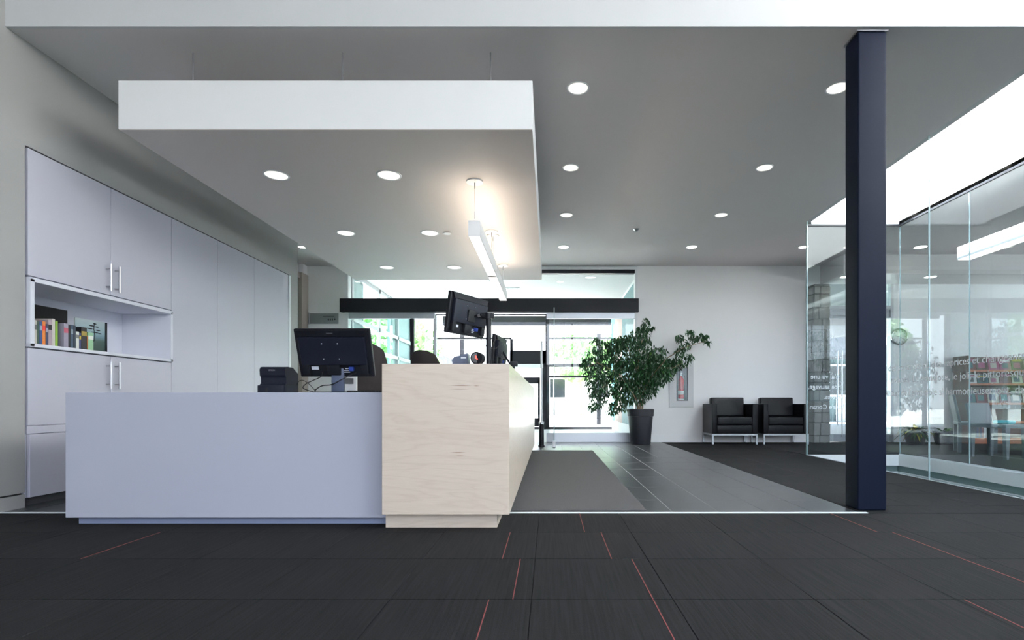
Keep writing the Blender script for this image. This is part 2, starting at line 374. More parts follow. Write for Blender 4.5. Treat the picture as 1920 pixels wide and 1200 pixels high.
# back wall
HX0, HX1, HZ0, HZ1 = 2.20, 2.50, .66, 1.39
bw = MB().box(-4.30, -3.62, YB, YB+.2, 0, CZ)
bw.box(1.56, HX0, YB, YB+.2, 0, CZ).box(HX1, 4.85, YB, YB+.2, 0, CZ).box(HX0, HX1, YB, YB+.2, 0, HZ0).box(HX0, HX1, YB, YB+.2, HZ1, CZ).box(HX0, HX1, YB+.17, YB+.2, HZ0, HZ1)
bw.box(6.10, 12.2, YB, YB+.2, 0, CZ)
wall_back = struct(bw.obj('wall_back', 'wall_paint'))
struct(MB().box(1.56, 4.85, YB-.012, YB, 0, .125).box(6.10, 12.0, YB-.012, YB, 0, .125).box(1.56, 4.85, YB-.009, YB, .13, .134).obj('baseboard_back', 'wall_paint'))
struct(MB().box(12.0, 12.2, -5.2, 2.5, 0, 4.4).box(12.0, 12.2, 2.5, YB+.2, 0, .8).box(12.0, 12.2, 2.5, YB+.2, 2.3, 4.4).box(12.0,12.2,9.0,YB+.2,.8,2.3).obj('wall_right', 'wall_paint'))  # unseen wall; its opening is added to throw light on the back wall
# window wall behind the camera
ww = MB().box(-3.7, 12.2, -5.2, -5.0, 4.25, 4.5).box(-3.7, 12.2, -5.2, -5.0, 0, .7).box(-3.7, -2.6, -5.2, -5.0, .7, 4.25)
struct(ww.obj('wall_front', 'wall_paint'))
wf = MB()
for i in range(9): wf.box(-2.6+1.8*i, -2.54+1.8*i, -5.16, -5.06, .7, 4.25)
struct(wf.obj('window_2', 'dark_frame'))
# ---------------------------------------------------------------- entrance glazing in the back wall
TX0, TX1 = -3.62, 1.56
struct(MB().box(TX0, TX0+.06, YB-.02, YB+.12, 0, CZ-.01).box(TX1-.045, TX1, YB-.02, YB+.12, 0, CZ-.01).box(TX0+.06, TX1-.045, YB-.02, YB+.12, 3.055, CZ-.01).obj('trim_5', 'alu_white'))
struct(B(TX0+.06, TX1-.045, YB, YB+.12, 2.995, 3.055).obj('trim_6', 'dark_frame'))
struct(MB().box(-3.68, 1.57, YB-.10, YB+.06, 2.295, 2.53, bev=.006).obj('door_header', 'dark_frame')).name = 'trim_7'
# transom panes
transom = struct(MB().box(TX0+.06, TX1-.045, YB+.02, YB+.05, 2.53, 2.55).obj('window_3', 'alu'))
for a, b in ((-3.56,-2.66),(-2.65,-1.42),(-1.41,.26),(.27,1.51)):
    B(a, b, YB+.03, YB+.042, 2.55, 2.995).obj('pane', 'glass_clear', transom)
# glass screens below
rail = struct(MB().box(-3.56, -2.03, YB+.0, YB+.05, 2.19, 2.28).box(-.05, 1.515, YB+.0, YB+.05, 2.19, 2.28).box(TX0, 1.56, YB-.01, YB+.06, 2.28, 2.295).obj('window_4', 'alu'))
for a, b in ((-3.56,-2.9),(-2.89,-2.46)): B(a, b, YB+.02, YB+.032, .17, 2.19).obj('pane', 'glass_green', rail)
for a, b in ((-.05,.255),(.265,1.51)): B(a, b, YB+.02, YB+.032, .17, 2.19).obj('pane', 'glass_clear', rail)
MB().box(-.05, 1.515, YB-.005, YB+.055, .0, .165, bev=.003, seg=1).obj('bottom_rail', 'alu', rail)
MB().box(-3.56, -2.46, YB-.005, YB+.055, .0, .165, bev=.003, seg=1).obj('bottom_rail', 'alu', rail)
MB().box(-2.46, -2.40, YB+.0, YB+.05, 0, 2.19).obj('post', 'dark_frame', rail)
MB().box(-2.04, -2.0, YB+.0, YB+.05, 0, 2.19).obj('post', 'alu', rail)
B(-2.40, -2.04, YB+.02, YB+.032, .0, 2.19).obj('pane', 'glass_clear', rail)
# open glass leaf
gd = thing('glass_door', 'frameless glass door leaf standing open beside the desk end', 'glass door', (.075, 8.3, 0))
B(-.005, .005, 0, 1.14, .03, 2.18).obj('pane', 'glass_clear', gd)
B(-.007, .007, -.008, .0, .03, 2.18).obj('edge', 'glass_edge', gd)
B(-.022, .022, -.02, .10, .003, .10, bev=.004).obj('bottom_fitting', 'steel', gd)
# guard post
gp = thing('guard_post', 'slim black post with silver collar and thin pole at the desk end', 'post', (-.125, 8.5, 0))
MB().cyl((0,0,0), (0,0,.36), .040).cyl((0,0,0), (0,0,.02), .052).obj('sleeve', 'black_plastic', gp, True)
MB().cyl((0,0,.36), (0,0,.395), .041).obj('collar', 'steel', gp, True)
MB().cyl((0,0,.39), (0,0,1.68), .017).obj('pole', 'alu_white', gp, True)
# vestibule
struct(MB().box(-3.7, 1.9, YB+.12, 14.2, 3.10, 3.3).obj('ceiling_vestibule', 'vest_paint'))
struct(MB().box(1.65, 1.85, YB+.2, 14.1, 0, 3.1).box(1.56, 1.66, YB+.19, YB+.22, 0, 3.1).obj('wall_vestibule', 'wall_paint'))
for i, (a, b, mm, lb) in enumerate(((13.3,13.95,'mural_a','turquoise painted wall panel'),(11.9,13.28,'mural_b','pinkish grey painted wall panel'),(10.1,11.88,'mural_c','mottled dark teal painted wall panel'))):
    p = B(1.625, 1.65, a, b, .25, 3.0).obj('wall_panel', mm, None); tag(p, lb+' on the right of the entrance vestibule', 'wall panel')
# vestibule left glazing
vl = struct(MB().box(-3.66, -3.60, 9.75, 9.82, 0, 3.1).box(-3.66, -3.60, 11.3, 11.38, 0, 3.1).box(-3.66, -3.60, 12.7, 12.78, 0, 3.1).box(-3.66, -3.60, YB+.2, 14, 2.2, 2.28).box(-3.66, -3.60, YB+.2, 14, 1.72, 1.80).box(-3.66, -3.60, YB+.2, 14, 0, .12).box(-3.66,-3.60,YB+.2,14,3.02,3.1).obj('window_5', 'steel_dull'))
B(-3.64, -3.628, 10.5, 12.35, .12, 3.02).obj('pane', 'glass_green', vl)
struct(MB().box(-3.75, -3.66, YB+.2, 10.5, 0, 3.1).box(-3.75, -3.66, 12.35, 14.05, 0, 3.1).obj('wall_vestibule_left', 'house_teal'))
# outer glazing at Y = 14
vo = MB()
def hb(x0, x1, z0, z1, dy=.0): vo.box(x0, x1, 14.0+dy, 14.08, z0, z1)
hb(-3.66, -3.55, 0, 3.1); hb(1.66, 1.78, 0, 3.1); hb(-3.66, 1.78, 3.0, 3.1); hb(-3.66, 1.78, 0, .06)
hb(-3.05, -2.97, 0, 3.1); hb(-1.03, -.96, 0, 2.37); hb(-.10, .0, 0, 3.1)
hb(-3.66, 1.78, 1.64, 1.72); hb(-3.05, -1.0, 2.37, 2.41) ; hb(.0, 1.7, 2.37, 2.42) ; hb(0, 1.7, 1.36, 1.41)
vo2 = struct(vo.obj('window_6', 'dark_frame'))
B(-3.55, 1.66, 14.03, 14.042, .06, 3.0).obj('pane', 'glass_clear', vo2)
# outer door
od = struct(MB().box(-1.03, -.96, 13.9, 14.0, 0, 2.05).box(-.20, -.10, 13.9, 14.0, 0, 2.05).box(-1.03, -.10, 13.9, 14.0, 1.72, 2.06).obj('door_2', 'dark_frame'))
MB().box(-.90, -.76, 13.92, 13.97, .1, 1.36).box(-.90, -.24, 13.92, 13.97, 1.2, 1.36).box(-.30, -.24, 13.92, 13.97, .1, 1.3).box(-.90, -.24, 13.92, 13.97, .08, .3).obj('door_leaf', 'dark_frame', od)
B(-.98, -.16, 13.85, 13.9, 1.60, 1.70, bev=.004).obj('door_operator', 'alu_white', od)
B(-.92, -.9, 13.9, 13.93, .1, 1.36).obj('door_edge', 'alu', od)
# vestibule ceiling lights
for i, (px, py) in enumerate(((1107,520),(962,545))):
    d = 2400/(VY-py); c = P(px, py, d); c.z = 3.10
    if i == 0:
        t = thing('ceiling_light', 'round recessed light in the bright vestibule ceiling', 'ceiling light', c)
        MB().lathe([(.05,-.004),(.08,-.008),(.10,-.003),(.10,0)], (0,0,0), cap=False).obj('trim_ring', 'alu_white', t, True)
        MB().lathe([(.055,-.003),(.055,0)], (0,0,0)).obj('lens', 'steel_dull', t)
    else:
        t = thing('air_diffuser', 'square white air diffuser in the vestibule ceiling', 'vent', c)
        MB().box(-.16,.16,-.3,.3,-.012,0,bev=.003).obj('frame', 'alu_white', t)
        MB().box(-.12,.12,-.25,.25,-.02,-.012,bev=.003).obj('grille', 'steel_dull', t)

# ---------------------------------------------------------------- glass light well walls (things of the building)
g1 = struct(MB().box(3.43, 3.452, -2, 7.12, -.008, .004).obj('window_7', 'alu'))
for a, b in ((4.835, 7.115), (2.54, 4.825), (.25, 2.53), (-2, .24)):
    B(3.434, 3.446, a, b, -.30, 3.45).obj('pane', 'glass_room', g1)
for y in (7.118, 4.83, 2.535): B(3.433, 3.447, y-.0025, y+.0025, -.30, 3.12).obj('joint', 'glass_edge', g1)
g2 = struct(MB().box(4.665, 4.685, -2, 7.12, .004, .02).obj('window_8', 'alu_white'))
B(3.45, 4.66, 7.125, 7.137, .004, 3.055).obj('pane', 'glass_room', g2)
yy = 7.11
while yy > -1:
    B(4.668, 4.680, yy-1.17, yy-.006, .02, 3.045).obj('pane', 'glass_room', g2)
    B(4.6675, 4.6805, yy-.0035, yy+.0005, .02, 3.045).obj('joint', 'glass_edge', g2); yy -= 1.177
B(3.433, 3.449, 7.123, 7.140, .0, 3.06).obj('joint', 'glass_edge', g2)
# writing on the glass (reads towards the viewer on the long pane)
Mr = Matrix.Translation((3.4325, 0, 0)) @ Matrix(((0,0,1,0),(-1,0,0,0),(0,1,0,0),(0,0,0,1)))
# local x -> -Y , local y -> Z
def wl(body, y0, z, size=.088):
    M = Matrix(((0,0,-1,3.4325),(-1,0,0,y0),(0,1,0,z),(0,0,0,1)))
    t = text('lettering', body, size, M, 'text_white', g1)
wl('des sommets ou des caprices et changeants en', 5.40, 1.015)
wl('beautés. Le grandiose, le joli, le pittoresque', 5.36, .895)
wl("s'allient de l'ensemble si harmonieusement, dans", 5.49, .768)
for body, x, y in (("n'ai vu une", 1520, 710), ('nce sauvage,', 1515, 729), ('arables.', 1544, 748), ('Laure Conan', 1518, 767)):  # mirrored lines: the reflected writing, modelled as letters on the end pane
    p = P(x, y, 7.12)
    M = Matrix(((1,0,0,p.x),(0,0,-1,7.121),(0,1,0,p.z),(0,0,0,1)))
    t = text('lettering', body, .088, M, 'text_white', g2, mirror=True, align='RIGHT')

# ================================================================ CANOPY
cn = thing('suspended_canopy', 'large white rectangular ceiling panel hung on wires above the desk', 'ceiling panel', (0,0,2.518))
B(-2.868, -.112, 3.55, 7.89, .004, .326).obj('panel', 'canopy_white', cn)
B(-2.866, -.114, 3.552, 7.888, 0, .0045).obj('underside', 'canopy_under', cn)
for x in (-2.465, -1.43, -.406):
    for y in (3.69, 7.6):
        MB().cyl((x, y, .325), (x, y, CZ-2.518), .005, n=8).obj('wire', 'steel', cn)
# downlights
def downlight(name, label, x, y, z, r, spark=False, group=None, bright='lamp_glow'):
    t = thing(name, label, 'ceiling light', (x, y, z), group=group)
    MB().lathe([(r*.93,-.001),(r,-.006),(r*1.1,-.004),(r*1.12,0)], (0,0,0), cap=False, n=32).obj('trim_ring', 'alu_white', t, True)
    MB().lathe([(r*.94,-.0035),(r*.94,-.0015)], (0,0,0), n=32).obj('lens', bright, t)
    return t
ord_ = ['nearest', 'middle', 'farthest']
for i, y in enumerate((4.26, 5.71, 7.16)):
    downlight('ceiling_light', f'recessed downlight in the canopy, left row, {ord_[i]} of three', -2.18, y, 2.518, .088, group='canopy downlights')
    downlight('ceiling_light', f'recessed downlight in the canopy, right row, {ord_[i]} of three', -1.28, y, 2.518, .088, group='canopy downlights')
c = P(838, 437, 1818/(VY-437)); tag(MB().lathe([(.035,-.012),(.042,-.004),(.042,0)], (c.x,c.y,2.518)).obj('smoke_detector', 'alu_white', None, True), 'small white disc in the canopy beside a downlight', 'detector')
for i, y in enumerate((4.10, 5.49, 6.875, 8.29)):
    o2 = ['nearest', 'second', 'third', 'farthest'][i]
    downlight('ceiling_light', f'round downlight in grey ceiling, row beside the canopy, {o2} from viewer', .22, y, CZ, .078, bright='lamp_spark' if i == 3 else 'lamp_glow', group='main ceiling downlights')
    downlight('ceiling_light', f'round downlight in grey ceiling, row near black column, {o2} from viewer', 2.215, y, CZ, .078, bright='lamp_spark' if i == 3 else 'lamp_glow', group='main ceiling downlights')
downlight('ceiling_light', 'small bright downlight in the alcove left of the canopy', -3.84, 8.29, CZ, .06, bright='lamp_spark')
downlight('ceiling_light', 'downlight behind the glass just right of the armchairs', 3.95, 8.29, CZ, .07, bright='lamp_spark')
downlight('ceiling_light', 'downlight in library ceiling right of the black column, upper one', 5.77, 8.29, CZ, .09, bright='lamp_spark')
downlight('ceiling_light', 'glowing disc standing for a reflected downlight, right of the black column', 6.36, 8.9, 2.80, .09, bright='lamp_spark')  # reflection of a ceiling light, built as an emitting disc
downlight('ceiling_light', 'glowing disc standing for a reflected downlight, left of the black column', 4.95, 8.9, 2.80, .09, bright='lamp_spark')  # likewise a mirrored lamp image, built as an emitting disc
c = P(1193, 430, 2420/325); tag(MB().lathe([(.02,-.03),(.03,-.01),(.045,0)], (c.x,c.y,CZ)).obj('sprinkler', 'steel', None, True), 'tiny sprinkler head in the grey ceiling above the plant', 'sprinkler')
# linear pendants
for i, (a, b) in enumerate(((4.35, 5.70), (5.77, 7.10))):
    t = thing('linear_pendant', ['front white linear pendant lamp hanging below the canopy', 'rear white linear pendant lamp hanging behind the first'][i], 'pendant lamp', (-.613, a, 2.057), group='linear pendants under the canopy')
    L_ = b-a
    MB().box(-.048,.048,0,.006,0,.13).box(-.048,.048,L_-.006,L_,0,.13).box(-.048,-.042,.006,L_-.006,0,.13).box(.042,.048,.006,L_-.006,0,.13).obj('housing', 'canopy_white', t)
    B(-.042,.042,.006,L_-.006,.001,.004).obj('lower_diffuser', 'tube_down', t)
    B(-.042,.042,.006,L_-.006,.122,.126).obj('upper_diffuser', 'tube_up', t)
    for y in (.03, L_-.04):
        MB().lathe([(.068,-.012),(.068,0)], (0,y,.461), n=24).obj('ceiling_rose', 'alu_white', t, True)
        MB().cyl((0,y,.13),(0,y,.45),.0022,n=6).cyl((0,y,.15),(0,y,.21),.005,n=8).cyl((0,y,.40),(0,y,.45),.005,n=8).obj('wire', 'steel', t)

# ================================================================ COLUMN
co = MB().box(2.003, 2.19, 3.46, 3.615, 0, CZ-.012, bev=.013, seg=4).obj('column', 'column_paint', None, True)
tag(co, 'tall dark navy square steel column standing on the tile edge', 'column')
t = MB().box(1.998, 2.195, 3.452, 3.62, CZ-.012, CZ-.001).obj('top_plate', 'steel', co)

# ================================================================ BUILT IN CABINET
ys_ = [3.575, 4.255, 4.935, 5.62, 6.32, 7.155]
cab = thing('wall_cabinet', 'white built-in wall cabinet with open book niche', 'cabinet', (-3.5, 3.57, 0))
def cb(name, x0, x1, y0, y1, z0, z1, m='laminate', bev=.0015, par=None):
    o = MB().box(x0+3.5, x1+3.5, y0-3.57, y1-3.57, z0, z1, bev=bev, seg=1).obj(name, m, par or cab); return o
body = cb('body', -4.06, -3.52, 3.57, 7.19, .06, 1.07, 'laminate_in', 0)
cb('body', -4.06, -3.52, 3.57, 7.19, 1.56, 2.41, 'laminate_in', 0)
cb('body', -4.06, -3.52, 4.96, 7.19, 1.07, 1.56, 'laminate_in', 0)
cb('toe_kick', -4.0, -3.56, 3.57, 7.19, 0, .06, 'kick_dark', 0)
cb('side_trim', -3.52, -3.49, 7.16, 7.195, .06, 2.412, 'alu_white')
g = .0022
for k in range(5):
    a, b = ys_[k]+g, ys_[k+1]-g
    if k < 2:
        dr = cb('door', -3.518, -3.497, a, b, 1.557, 2.41)
        dl = cb('door', -3.518, -3.497, a, b, .546, 1.068)
        hy = (ys_[1]-.045 if k == 0 else ys_[1]+.04)
        for par, z0 in ((dr, 1.58), (dl, .81)):
            h = MB().cyl((.042, hy-3.57, z0), (.042, hy-3.57, z0+.215), .0075, n=12).cyl((.003, hy-3.57, z0+.035), (.042, hy-3.57, z0+.035), .005, n=8).cyl((.003, hy-3.57, z0+.18), (.042, hy-3.57, z0+.18), .005, n=8).obj('handle', 'steel', par, True)
        cb('lower_panel', -3.518, -3.494, a+(.01 if k == 0 else 0), b, .062, .487)
    else:
        cb('tall_door', -3.518, -3.497, a, b, .062, 2.41)
cb('rail', -3.518, -3.503, ys_[0]+g, ys_[2]-g, .49, .543)
# niche
cb('niche_frame', -3.93, -3.478, 3.575, 3.605, 1.078, 1.535, 'laminate_in')
cb('niche_frame', -3.93, -3.478, 4.905, 4.93, 1.078, 1.535, 'laminate_in')
cb('niche_frame', -3.93, -3.478, 3.575, 4.93, 1.515, 1.545, 'laminate_in')
cb('niche_shelf', -3.93, -3.478, 3.575, 4.93, 1.076, 1.10, 'laminate_in')
cb('niche_back', -3.96, -3.93, 3.575, 4.93, 1.076, 1.545, 'laminate_in')
# books in niche
SH = 1.1006
def col_mat(name, c, rough=.5):
    return name if name in MATS else (mat(name, c, rough, noise=.08, nscale=30), name)[1]
def book(y0, y1, h, dep, colr, label, xf=-3.545, tilt=0, band=None, grp='books in the cabinet niche', cat='book'):
    nm = 'book_' + '_'.join(str(int(q*255)) for q in colr)
    col_mat(nm, colr); col_mat('pages', (.70,.67,.58), .8)
    t = thing('book', label, cat, (xf, (y0+y1)/2, SH), group=grp)
    w2 = (y1-y0)/2; c_ = .0022
    MB().box(-dep, 0, -w2, -w2+c_, 0, h).box(-dep, 0, w2-c_, w2, 0, h).box(-c_, 0, -w2+c_, w2-c_, 0, h).obj('cover', nm, t)
    B(-dep+.004, -c_, -w2+c_, w2-c_, .003, h-.004).obj('pages', 'pages', t)
    if band:
        nb = 'book_' + '_'.join(str(int(q*255)) for q in band); col_mat(nb, band)
        B(-.0005, .0008, -w2+.001, w2-.001, h*.62, h*.82).obj('spine_label', nb, t)
    return t
def by(cx): return 3545/(VX-(40+cx/6))     # Y of a spine edge seen at crop position
bk = [(122,176,600,(.50,.47,.42),'cream book with dark title at the left end of the niche',(.1,.1,.1)),
 (177,203,612,(.03,.07,.05),'thin dark green book between cream and blue books',None),
 (204,236,615,(.03,.07,.22),'navy blue book with pale title left of the orange book',(.35,.4,.5)),
 (237,273,615,(.70,.20,.03),'orange and red paperback in the niche',(.75,.05,.04)),
 (274,302,645,(.03,.04,.10),'dark navy short book right of the orange paperback',(.3,.3,.4)),
 (303,344,600,(.38,.30,.34),'mauve book with black block on its spine',(.02,.02,.02)),
 (345,380,588,(.52,.48,.44),'pale taupe book left of the lime green one',None),
 (381,411,610,(.22,.42,.03),'lime green book in the niche',None),
 (478,530,640,(.30,.28,.36),'grey violet book standing right of the big black album',(.5,.1,.15)),
 (531,556,660,(.01,.01,.012),'thin black book beside the grey violet book',None),
 (557,584,655,(.05,.08,.13),'dark slate blue book in the right group',(.3,.35,.4)),
 (585,612,662,(.02,.03,.05),'blackish blue book left of the small white book',None),
 (615,650,730,(.72,.72,.68),'short white book in the right group',(.2,.2,.2)),
 (651,673,745,(.04,.05,.16),'short navy book with yellow mark on its spine',(.6,.45,.05)),
 (674,738,682,(.012,.012,.015),'thick black book with gold lettering',(.35,.25,.05)),
 (739,751,780,(.45,.14,.04),'very thin rust-coloured booklet',None),
 (752,812,742,(.28,.50,.30),'green and white book at the right end of the row',(.75,.78,.72))]
for a, b, t_, c, l, bd in bk:
    y0, y1 = by(a), by(b); ym = (y0+y1)/2
    ztop = EYE+(VY-(500+t_/6))*ym/F
    book(y0+.0006, y1-.0006, max(.10, ztop-SH), .15, c, l, band=bd)
ab = thing('album', 'tall black album standing behind the left books', 'book', (-3.745, by(112)+.15, SH), group='large books in the cabinet niche')
col_mat('black_cover', (.003,.003,.004), .9); B(-.03, 0, .075, .345, 0, .315).obj('cover', 'black_cover', ab); B(-.026, -.004, .079, .346, .003, .3155).obj('pages', 'pages', ab)
pbk = thing('picture_book', 'photo book facing out with a dark bare tree on pale sky', 'book', (-3.725, 4.34, SH))
mt = mat('print_sky', (.30,.36,.40), .3)
N = mt.node_tree.nodes; L = mt.node_tree.links
tcx = N.new('ShaderNodeTexCoord'); sxx = N.new('ShaderNodeSeparateXYZ'); rr = N.new('ShaderNodeValToRGB'); L.new(tcx.outputs['Object'], sxx.inputs[0])
mrr = N.new('ShaderNodeMapRange'); mrr.inputs[2].default_value = .27; L.new(sxx.outputs['Z'], mrr.inputs[0]); L.new(mrr.outputs[0], rr.inputs[0]); L.new(rr.outputs[0], N['Principled BSDF'].inputs['Base Color'])
e = rr.color_ramp.elements; e[0].position = 0; e[0].color = (.03,.06,.05,1); e[1].position = 1; e[1].color = (.42,.50,.52,1)
q = e.new(.40); q.color = (.05,.09,.08,1); q = e.new(.50); q.color = (.12,.20,.24,1); q = e.new(.62); q.color = (.22,.33,.38,1)
B(-.004, 0, -.15, .15, 0, .27).obj('cover', 'print_sky', pbk)
B(-.012, -.004, -.147, .147, .003, .267).obj('pages', 'pages', pbk); B(-.004, .002, .13, .152, 0, .27).obj('spine', 'book_7_12_33' if 'book_7_12_33' in MATS else 'screen', pbk)
tr = MB().tube([(.001,.02,.10),(.001,.03,.15),(.001,.02,.20),(.001,.025,.25)], .003, n=5)
for cy_, cz_, s1 in ((.03,.245,.03),(.0,.225,.045),(.05,.222,.03),(-.02,.20,.05),(.06,.195,.04),(.03,.175,.06),(.08,.17,.03)): tr.sph((.001,cy_,cz_), .01, (.15, s1/.01*.6, .5), n=10)
tr.obj('printed_tree', 'black_cover', pbk)

# ================================================================ RECEPTION DESK
wd = thing('service_counter', 'long pale maple service counter with recessed plinth', 'counter', (0,0,0))
B(-.917, -.219, 2.92, 7.9, .087, .913, bev=.0015, seg=1).obj('body', 'maple', wd)
B(-.921+.004, -.293, 2.99, 7.83, 0, .087).obj('plinth', 'maple', wd)
dk = thing('white_desk', 'low white laminate desk joined to the maple counter', 'desk', (0,0,0))
B(-2.75, -.9175, 3.03, 3.85, .046, .758, bev=.002, seg=1).obj('body', 'desk_white', dk)
B(-2.724, -.922, 3.088, 3.80, 0, .046).obj('plinth', 'kick_blue', dk)
tag(B(-.25, .628, 3.44, 7.73, 0, .010, bev=.003, seg=1).obj('entrance_mat', 'mat_pile'), 'long charcoal entrance mat lying beside the counter', 'mat')

# ---- monitor builder (back faces local -Y, tilt applied by caller)
def monitor(t, W, H, M, logo=True):
    def o(mb, nm, m, sm=True, par=None):
        b = mb.obj(nm, m, par or t, sm); b.matrix_local = M; return b
    o(B(-W/2, W/2, -.012, .018, -H/2, H/2, bev=.008, seg=3), 'bezel', 'black_plastic')
    o(B(-W/2+.015, W/2-.015, .018, .0195, -H/2+.015, H/2-.015), 'screen', 'screen')
    # back shell with pocket at the bottom
    sh = MB()
    sh.prism([(-W/2+.012,H/2-.006),(W/2-.012,H/2-.006),(W/2-.035,H/2-.045),(-W/2+.035,H/2-.045)], 'y', -.026, -.012)
    o(sh, 'top_ridge', 'black_plastic', False)
    o(B(-W/2+.03, W/2-.03, -.040, -.012, -H/2+.085, H/2-.048, bev=.007, seg=3), 'back_shell', 'navy_plastic')
    for xa, xb in ((-W/2+.03, -W/2+.075), (W/2-.075, W/2-.03), (-.055, .03)): o(B(xa, xb, -.036, -.012, -H/2+.018, -H/2+.09, bev=.004), 'pocket_rib', 'black_plastic')
    o(B(-W/2+.08, -W/2+.125, -.0145, -.012, -H/2+.05, -H/2+.07), 'sticker', 'sticker_white')
    st_ = MB()
    for k in range(6): st_.box(.045+.012*(k % 3), .052+.012*(k % 3)+.02, -.0145, -.012, -H/2+.03+.012*(k//2), -H/2+.035+.012*(k//2))
    o(st_, 'port_labels', 'sticker_white')
    o(B(.085, .115, -.034, -.012, -H/2+.045, -H/2+.072, bev=.003), 'video_plug', 'socket_blue')
    for sx in (-.05, .05):
        for z in (-.01, .09):
            o(MB().cyl((sx-.012,-.042,z-.02),(sx-.012,-.038,z-.02),.0035,n=10), 'screw', 'sticker_white')
    if logo: o(B(-.03, .01, -.0268, -.0258, H/2-.028, H/2-.022), 'logo', 'steel')
m1 = thing('monitor', 'black desktop monitor seen from behind on the white desk', 'monitor', (-1.375, 3.46, .758))
M1 = Matrix.Translation((.0, -.035, .262)) @ Matrix.Rotation(R(20), 4, 'X')
monitor(m1, .48, .315, M1)
MB().box(-.035, .045, -.012, .012, .012, .20, bev=.004).cyl((.006,-.0125,.165),(.006,-.011,.165),.006,n=12).obj('neck', 'bluegrey_plastic', m1, True)
MB().cyl((.006,-.0135,.165),(.006,-.0118,.165),.006,n=12).obj('cable_hole', 'rubber', m1)
B(-.11, .12, -.09, .10, 0, .012, bev=.005).obj('base', 'black_plastic', m1, True)
def cable(label, pts, r=.0028, name='cable', m='rubber'):
    # smooth
    P_ = [Vector(p) for p in pts]; out = []
    for i in range(len(P_)-1):
        p0, p1, p2, p3 = P_[max(i-1,0)], P_[i], P_[i+1], P_[min(i+2,len(P_)-1)]
        for k in range(6):
            u = k/6; out.append(.5*((2*p1)+(-p0+p2)*u+(2*p0-5*p1+4*p2-p3)*u*u+(-p0+3*p1-3*p2+p3)*u**3))
    out.append(P_[-1])
    return tag(MB().tube(out, r, n=6).obj(name, m, None, True), label, 'cable')
cable('black power cable drooping from the left of the desk monitor', [P(604,698,3.40), P(602,706,3.42), P(590,712,3.45), P(575,719,3.45), P(568,727,3.42), P(578,732,3.40), P(592,736,3.38)])
cable('black video cable running from the desk monitor down behind its neck', [P(668,699,3.40), P(655,704,3.40), P(640,712,3.38), P(622,721,3.42), P(605,723,3.5), P(594,729,3.5), P(590,734,3.5)], .0034)
cable('thin looped black cable between the receipt printer and monitor', [P(557,731,3.55), P(558,718,3.5), P(566,713,3.45), P(577,718,3.45), P(588,729,3.42), P(592,735,3.4)], .002)
# keyboard behind
kb = thing('keyboard', 'black keyboard lying on the white desk below the monitor', 'keyboard', (-1.16, 3.72, .758))
B(-.24, .17, -.07, .07, 0, .018, bev=.004).obj('base', 'black_plastic', kb, True)
kk = MB()
for i in range(16):
    for j in range(5): kk.box(-.23+.0245*i, -.209+.0245*i, -.06+.024*j, -.039+.024*j, .018, .025)
ko = kk.obj('keys', 'rubber', kb); ko['kind'] = 'stuff'
wt = thing('card_terminal', 'small white device with grey screen behind the monitor neck', 'device', P(660,726,3.88)-Vector((0,0,.058)))
wt.location.z = .758; wt.location.y = 3.80
B(-.065, .065, -.012, .012, 0, .155, bev=.004).obj('body', 'white_gloss', wt, True)
B(-.04, .045, -.014, -.012, .075, .115).obj('screen', 'steel_dull', wt)
# receipt printer
pr = thing('receipt_printer', 'black receipt printer at the back edge of the white desk', 'printer', (-1.745, 3.36, .758))
MB().prism([(0,0),(0,.058),(.012,.066),(.01,.10),(-.002,.115),(-.006,.15),(.006,.166),(.03,.170),(.10,.168),(.17,.132),(.17,0)], 'x', -.078, .082).obj('body', 'navy_plastic', pr)
B(-.088, .078, -.012, .03, 0, .052, bev=.004).obj('base', 'navy_plastic', pr, True)
B(-.036, -.024, -.0135, -.0115, .004, .036, bev=.0).obj('slot', 'rubber', pr)
text('brand_lettering', 'EPSON', .013, Matrix(((1,0,0,-.02),(0,0,-1,-.0075),(0,1,0,.142),(0,0,0,1))), 'steel', pr)
MB().box(.0822,.0826,.02,.16,.055,.06, M=Matrix.Rotation(R(0),4,'X')).obj('side_seam', 'rubber', pr)

# ---- pole mounted monitor
pmn = thing('pole_monitor', 'black monitor clamped to a pole on the maple counter', 'monitor', (-.478, 4.2, .913))
MB().cyl((0,0,0),(0,0,.475),.0215,n=20).cyl((0,0,0),(0,0,.012),.06,n=24).obj('pole', 'black_plastic', pmn, True)
MB().cyl((0,0,.445),(0,0,.49),.032,n=20).box(-.05,.045,-.022,.022,.448,.488,bev=.006).obj('clamp', 'black_plastic', pmn, True)
cM = P(876, 592, 4.1) - Vector((-.478, 4.2, .913))
dirx = Vector((.214, .40, 0)).normalized(); ny = Vector((-dirx.y, dirx.x, 0))   # ny: screen side
Rm = Matrix((( dirx.x, ny.x, 0, cM.x),(dirx.y, ny.y, 0, cM.y),(0,0,1,cM.z),(0,0,0,1)))
M2 = Rm @ Matrix.Rotation(R(9), 4, 'X')
monitor(pmn, .47, .305, M2, False)
a_ = M2 @ Vector((0.03,-.042,.0))
MB().tube([a_, a_+Vector((.05,-.02,.01)), Vector((-.03,0,.468))], .009, n=10).obj('arm', 'black_plastic', pmn, True)
o_ = B(-.045,.045,-.05,-.040,-.045,.045,bev=.004).obj('mount_plate', 'rubber', pmn, True); o_.matrix_local = M2
MB().cyl(a_+Vector((.035,-.014,.006)), a_+Vector((.05,-.02,.008)), .013, n=12).obj('joint', 'steel', pmn, True)
cable('black cable hanging below the pole monitor and looping behind its pole', [P(895,626,4.05), P(905,640,4.1), P(913,650,4.3), P(928,654,4.5), P(936,646,4.6), P(936,638,4.7), P(928,638,4.6), P(924,648,4.5), P(926,660,4.4), P(924,681,4.3)], .003)
